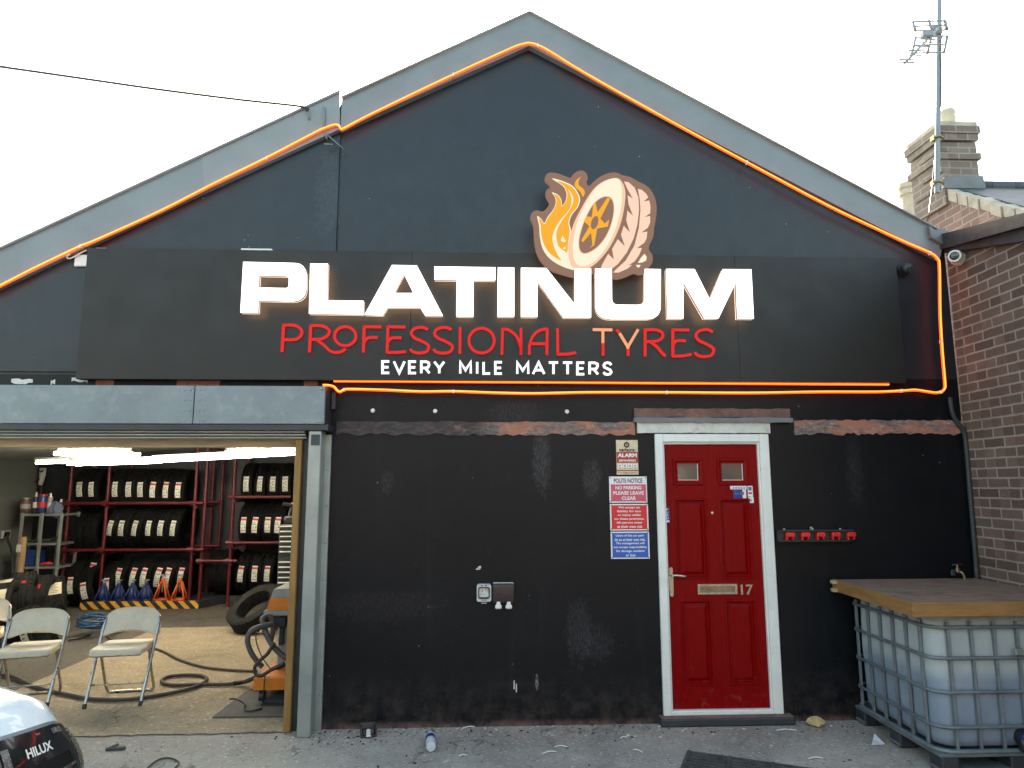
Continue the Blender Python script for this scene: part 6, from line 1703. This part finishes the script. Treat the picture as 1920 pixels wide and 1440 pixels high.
mb = MB(); mb.prism([[(bxl, by0 + .002), (bxl + .011, by0 + .002), (A_[0].x + .011, -.015), (A_[0].x, -.015)]], lambda u, v, t_: Vector((u, v, zb1 + .003 if t_ == 0 else zb0 - .006))); mb.build('edge_batten', 'edge_wood', t)
mb = MB()
for z in (zb1 - .012, zb0 + .004): mb.bb(A_[0].x - .035, A_[0].x + .003, -.10, -.05, z - .012, z + .012, .003)
mb.build('batten_end', 'timber_h', t)

# ================================================================== PICK-UP TRUCK, front corner in view
TR = thing('pickup_truck', 'white pickup truck, only its bonnet corner and dark headlamp showing at bottom left', 'truck')
HW = .925
def plan(y, a=.24, n=3.4):                       # nose outline: x of the front face at half width y
    return -a * (1 - max(0., 1 - (abs(y) / HW) ** n) ** (1 / n))
def zhood(s): return .985 + .115 * s ** .8       # s: 0 nose .. 1 windscreen
# bonnet and wings as one skin
mb = MB(); N, K = 40, 22; rows = []
ysn = [HW * math.sin(PI / 2 * (2 * j / N - 1)) for j in range(N + 1)]
for i in range(K + 1):
    s = (i / K) ** 1.4
    row = []
    for y in ysn:
        xf = plan(y); x = xf + (-1.25 - xf) * s
        e = abs(y) / HW
        z = zhood(s) - .045 * e ** 3 - .035 * max(0, (e - .86) / .14) ** 2 - .05 * max(0, 1 - s / .10) ** 2 + .012 * math.exp(-((e - .62) / .10) ** 2) * min(1, s * 4)
        row.append(mb.bm.verts.new((x, y, z)))
    rows.append(row)
for i in range(K):
    for j in range(N):
        mb.bm.faces.new((rows[i][j], rows[i][j + 1], rows[i + 1][j + 1], rows[i + 1][j])).smooth = True
mb.build('bonnet', 'car_paint', TR, 60)
# front face strips along the nose outline
def strip(name, m, y0, y1, zt, zb, lift, n=24, parent=TR, thick=.03, bulge=0.):
    mb = MB(); A, Bk = [], []
    for i in range(n + 1):
        y = y0 + (y1 - y0) * i / n
        y = HW * math.sin(max(-1, min(1, y / HW)) * PI / 2) if abs(y1) >= HW or abs(y0) >= HW else y
        e = 1e-3; ya, yb = max(-HW, y - e), min(HW, y + e)
        t_ = Vector((plan(yb) - plan(ya), yb - ya, 0)).normalized(); nn = Vector((t_.y, -t_.x, 0))
        t0, b0 = (zt(y) if callable(zt) else zt), (zb(y) if callable(zb) else zb)
        c = Vector((plan(y), y, 0)) + nn * lift
        prof = [(t0, -thick), (t0, 0), (t0 * .7 + b0 * .3, bulge), (t0 * .3 + b0 * .7, bulge), (b0, 0), (b0, -thick)]
        A.append([mb.bm.verts.new(c + nn * o + Vector((0, 0, z))) for z, o in prof])
    for i in range(n):
        for k in range(5): mb.bm.faces.new((A[i][k], A[i + 1][k], A[i + 1][k + 1], A[i][k + 1])).smooth = True
    return mb.build(name, m, parent, 50)
zlip = lambda y: .985 - .05 - .045 * (abs(y) / HW) ** 3 - .035 * max(0, (abs(y) / HW - .86) / .14) ** 2
strip('front_panel', 'car_paint', -HW, HW, lambda y: zlip(y) + .004, .45, -.012, 60)
strip('grille', 'black_plastic', -.24, .24, .90, .60, .012, 20, bulge=.01)
strip('front_bumper', 'car_paint', -HW, HW, .62, .36, .02, 50, bulge=.03)
def lamp_off(f): return .012 + .075 * f ** 1.15 + .02 * 4 * f * (1 - f)
def lamp_pt(y, f, lift=0.):
    e = 1e-3; ya, yb = max(-HW, y - e), min(HW, y + e)
    t_ = Vector((plan(yb) - plan(ya), yb - ya, 0)).normalized(); nn = Vector((t_.y, -t_.x, 0))
    zt_l, zb_l = zlip(y) - .008, .70
    return Vector((plan(y), y, zt_l + (zb_l - zt_l) * f)) + nn * (lamp_off(f) + lift)
def lamp_patch(name, m, y0, y1, f0, f1, lift, parent, n=18, k=9):
    mb = MB(); g = []
    for i in range(n + 1):
        y = HW * math.sin((math.asin(y0 / HW) + (math.asin(y1 / HW) - math.asin(y0 / HW)) * i / n))
        g.append([mb.bm.verts.new(lamp_pt(y, f0 + (f1 - f0) * j / k, lift)) for j in range(k + 1)])
    for i in range(n):
        for j in range(k): mb.bm.faces.new((g[i][j], g[i + 1][j], g[i + 1][j + 1], g[i][j + 1])).smooth = True
    r = bmesh.ops.solidify(mb.bm, geom=mb.bm.faces[:], thickness=-.006 if lift else -.05)
    return mb.build(name, m, parent, 50)
for sg in (-1, 1):
    hl = lamp_patch('headlight', 'lamp_dark', sg * .60, sg * .915, 0, 1, 0, TR)
    lamp_patch('chrome_trim', 'lamp_silver', sg * .868, sg * .913, .10, .98, .004, hl, 8, 6)
    lamp_patch('light_guide', 'lamp_silver', sg * .72, sg * .85, .66, .70, .004, hl, 10, 1)
    lamp_patch('light_guide', 'amber', sg * .70, sg * .83, .71, .725, .004, hl, 10, 1)
    lamp_patch('reflector_bowl', 'black_plastic', sg * .66, sg * .84, .45, .95, .003, hl, 8, 4)
    lamp_patch('amber_lens', 'amber', sg * .735, sg * .752, .05, .075, .004, hl, 3, 1)
    lamp_patch('reflection_strip', 'lamp_silver', sg * .80, sg * .845, .05, .13, .004, hl, 5, 2)
    lamp_patch('chrome_trim', 'lamp_silver', sg * .605, sg * .63, .12, .45, .004, hl, 5, 4)
    mb = MB()
    if sg > 0: write(mb, 'HILUX', .68, .775, .33, .20, lambda u, v: lamp_pt(u, v, .007), .03)
    else: write(mb, 'HILUX', .68, .775, .33, .20, lambda u, v: lamp_pt(u - 1.455, v, .007), .03)
    mb.build('lettering', 'tag_white', hl)
    # wing side, wheel
    mb = MB(); mb.slabxz([[(-.33, .42), (-.50, .42), (-.52, .55), (-.62, .74), (-.80, .82), (-.98, .82), (-1.16, .74), (-1.26, .55), (-1.28, .40), (-5.1, .40), (-5.1, 1.05), (-1.25, 1.02), (-.33, .92)]], sg * (HW - .02), sg * HW)
    mb.build('body_side', 'car_paint', TR)
    for wx_ in (-.90, -4.0):
        mb = MB(); mm_ = Matrix.Translation((wx_, sg * .80, .38)) @ Matrix.Rotation(R(90), 4, 'X')
        mb.lathe([(.23, -.11), (.35, -.12), (.38, -.08), (.38, .08), (.35, .12), (.23, .11)], mm_, 28, True); wl = mb.build('wheel', 'tyre_road', TR, 40)
        mb = MB(); mb.lathe([(.228, .09), (.20, .05), (.06, .06), (0, .06)] if sg < 0 else [(0, -.06), (.06, -.06), (.20, -.05), (.228, -.09)], mm_, 20); mb.build('rim', 'galv', wl, 40)
mb = MB()
mb.slabxz([[(-1.22, 1.06), (-2.0, 1.72), (-3.0, 1.76), (-3.5, 1.70), (-3.58, 1.04)]], -.74, .74); mb.build('cab', 'car_paint', TR)
mb = MB(); mb.prism([[(-.68, 0), (.68, 0), (.60, 1), (-.60, 1)]], lambda u, v, t_: Vector((-1.27 - v * .68, u, 1.13 + v * .56 + (.018 if t_ == 0 else 0)))); mb.build('windscreen', 'glass', TR)
mb = MB(); mb.slabxz([[(-1.55, 1.14), (-2.02, 1.62), (-2.9, 1.64), (-3.4, 1.58), (-3.45, 1.14)]], -.745, .745); mb.build('side_window', 'glass', TR)
mb = MB(); mb.bb(-5.1, -3.6, -HW, HW, .6, .65); mb.bb(-5.12, -5.05, -HW, HW, .5, 1.05); mb.build('load_bed', 'car_paint', TR)
mb = MB(); mb.bb(-5.0, -.45, -.7, .7, .32, .5); mb.build('chassis', 'steel_dark', TR)
mb = MB(); mb.prism([[(-1.20, -.80), (-1.20, .80), (-1.32, .80), (-1.32, -.80)]], lambda u, v, t_: Vector((u, v, 1.075 + (-.02 if t_ else 0)))); mb.build('scuttle', 'black_plastic', TR)
TR.location = (-1.705, -3.60, .065); TR.rotation_euler = (0, 0, R(-22))

# ================================================================== THINGS LYING IN THE YARD
a, b = G(808, 1412), G(806, 1378)
d = (b - a); dn = d.normalized(); Lb = .235
t = thing('plastic_bottle', 'clear plastic water bottle with blue label lying on the ground', 'bottle', tuple(a))
rot = dn.to_track_quat('Z', 'Y').to_matrix().to_4x4()
m_ = Matrix.Translation(a + Vector((0, 0, .036))) @ rot
mb = MB(); mb.lathe([(.012, .0), (.030, .004), (.034, .02), (.032, .04), (.034, .05), (.034, .14), (.031, .15), (.034, .16), (.026, .20), (.014, .225), (.013, .24)], m_, 18); mb.build('bottle_body', 'plastic_clear', t, 40)
mb = MB(); mb.lathe([(.0348, .115), (.0350, .12), (.0350, .165), (.033, .175)], m_, 18); mb.build('bottle_label', 'label_blue', t, 40)
mb = MB(); mb.lathe([(.0145, .238), (.0145, .255), (0, .256)], m_, 14); mb.build('cap', 'tag_white', t, 40)
p = G(690, 1383)
t = thing('black_adapter', 'broken black plastic adapter box with pale contact lying by the wall', 'adapter', (p.x, p.y, 0))
m_ = Matrix.Translation((p.x, p.y + .02, .04)) @ Matrix.Rotation(R(14), 4, 'Z') @ Matrix.Rotation(R(-12), 4, 'X')
mb = MB(); mb.bb(-.055, .055, -.03, .05, -.038, -.028, .004, 1, m_); mb.bb(-.055, -.045, -.03, .05, -.028, .04, .003, 1, m_); mb.bb(.045, .055, -.03, .05, -.028, .04, .003, 1, m_); mb.bb(-.055, .055, .045, .055, -.03, .05, .004, 1, m_); mb.bb(-.04, .04, -.01, .045, -.028, .01, .004, 1, m_); mb.build('adapter_case', 'black_plastic', t)
mb = MB(); mb.bb(-.022, .014, -.055, -.02, -.036, -.024, .004, 1, m_); mb.bb(-.018, .01, -.035, -.018, -.03, .012, .004, 1, m_); mb.build('contact_tab', 'grey_plastic', t)
p = G(1530, 1362)
mb = MB(); bmesh.ops.create_icosphere(mb.bm, subdivisions=2, radius=1, matrix=Matrix.Translation((p.x, p.y, .032)) @ Matrix.Rotation(R(-25), 4, 'Z') @ Matrix.Diagonal((.062, .042, .036, 1)))
rnd = random.Random(5)
for v in mb.bm.verts: v.co += Vector((rnd.uniform(-1, 1), rnd.uniform(-1, 1), rnd.uniform(-.6, .6))) * .008
tag(mb.build('stone_lump', 'sponge', None), 'yellowish lump of stone lying right of the door step', 'stone')
# rubber grid mat
P0, P1, P2 = G(1292, 1411), G(1224, 1438), G(1440, 1432)
ux = (P2 - P0); ux = ux.normalized(); uy = (P1 - P0); uy = uy - ux * uy.dot(ux); uy = uy.normalized()
mm_ = Matrix(((ux.x, uy.x, 0, P0.x), (ux.y, uy.y, 0, P0.y), (0, 0, 1, 0), (0, 0, 0, 1)))
mb = MB()
LX, LY = .78, .48
for k in range(11):
    y = LY * k / 10; mb.bb(0, LX, y - .010, y + .010, .0, .010 + (.002 if k % 2 else 0), .002, 1, mm_)
for k in range(4):
    x = LX * k / 3; mb.bb(x - .012, x + .012, -.01, LY + .01, .001, .014, .003, 1, mm_)
for k in range(40):
    x = LX * (k + .5) / 40; mb.bb(x - .004, x + .004, 0, LY, .0, .007, 0, 1, mm_)
tag(mb.build('grid_mat', 'grid_rubber', None), 'black rubber grid mat lying flat at the bottom edge of the yard', 'mat')
P = [G(a, b, .01) for a, b in ((270, 1446), (283, 1434), (296, 1425), (312, 1421), (328, 1424), (335, 1430), (330, 1438), (322, 1446))]
mb = MB(); mb.tube(smoothline(P, 5), .006, 6); tag(mb.build('wire_loop', 'wire', None), 'loop of thin black wire lying on the yard concrete', 'wire')
p = G(213, 1408)
mb = MB(); mb.tube([p + Vector((-.05, 0, .012)), p + Vector((.07, .012, .012))], .012, 6); mb.tube([p + Vector((-.04, .01, .012)), p + Vector((.0, .06, .02))], .009, 6)
tag(mb.build('wood_stick', 'mat_rubber', None), 'short grey stick lying on the yard near the truck', 'stick')
for k, (px, py, L_, an, lab) in enumerate(((1030, 1413, .07, .3, 'white paper stick left of the other pair on the yard'), (1052, 1402, .06, -.1, 'white paper stick lying right above another one'), (1196, 1410, .05, -.7, 'curved white paper stick nearest the grid mat'), (1170, 1385, .035, .2, 'tiny white paper stick near the door step'),
        (868, 1419, .04, .1, 'white paper scrap right of the plastic bottle'), (878, 1366, .07, .4, 'folded white paper scrap at the foot of the wall'), (1245, 1364, .06, 0, 'white paper stick in front of the door step'), (1475, 1371, .10, -.08, 'long thin pale stick right of the step'), (1530, 1424, .07, .05, 'pale stick near the pallet'))):
    p = G(px, py); mb = MB(); L_ *= .72
    mb.tube(smoothline([p + Vector((-L_ * math.cos(an), -L_ * math.sin(an), .006)), p + Vector((0, .012, .010)), p + Vector((L_ * math.cos(an), L_ * math.sin(an), .006))], 3), .0042, 6)
    tag(mb.build('paper_stick', 'tag_white', None), lab, 'litter')
# torn film by the pallet
p = G(1643, 1395); mb = MB()
mb.prism([[(-.05, -.03), (.05, -.02), (.02, .05), (-.01, .02)]], lambda u, v, t_: Vector((p.x + u, p.y + v, (.004 if t_ else .006) + max(0, v) * .9)))
tag(mb.build('plastic_scrap', 'plastic_clear', None), 'torn clear plastic scrap standing up beside the pallet', 'litter')
# uncountable small litter and grit along the wall
rnd = random.Random(21)
def chips(m, n, name, lab, smin, smax):
    mb = MB()
    for _ in range(n):
        if rnd.random() < .55: x, y = rnd.uniform(-1.2, 2.8), -abs(rnd.gauss(0, .13)) - .012
        elif rnd.random() < .45: x, y = rnd.gauss(-.95, .28), -abs(rnd.gauss(.12, .12)) - .02
        else: x, y = rnd.uniform(-3.0, 2.8), rnd.uniform(-.95, .02)
        if 1.3 < x < 2.35 and y > -.11: continue
        if y < -.3 and rnd.random() < .35: continue
        s_ = smin + (smax - smin) * rnd.random() ** 2.5
        mt = Matrix.Translation((x, y, s_ * .25)) @ Matrix.Rotation(rnd.uniform(0, 6), 4, 'Z') @ Matrix.Rotation(rnd.uniform(-.4, .4), 4, 'X')
        mb.bb(-s_, s_, -s_ * rnd.uniform(.3, .8), s_ * .5, -s_ * .25, s_ * .3, s_ * .15, 1, mt)
    o = mb.build(name, m, None); o['kind'] = 'stuff'; o['label'] = lab; o['category'] = 'litter'
chips('litter', 190, 'small_litter', 'pale crumbs of plaster and litter scattered along the wall foot', .003, .014)
chips('grit', 420, 'small_grit', 'dark grit and leaf crumbs scattered over the yard', .003, .012)
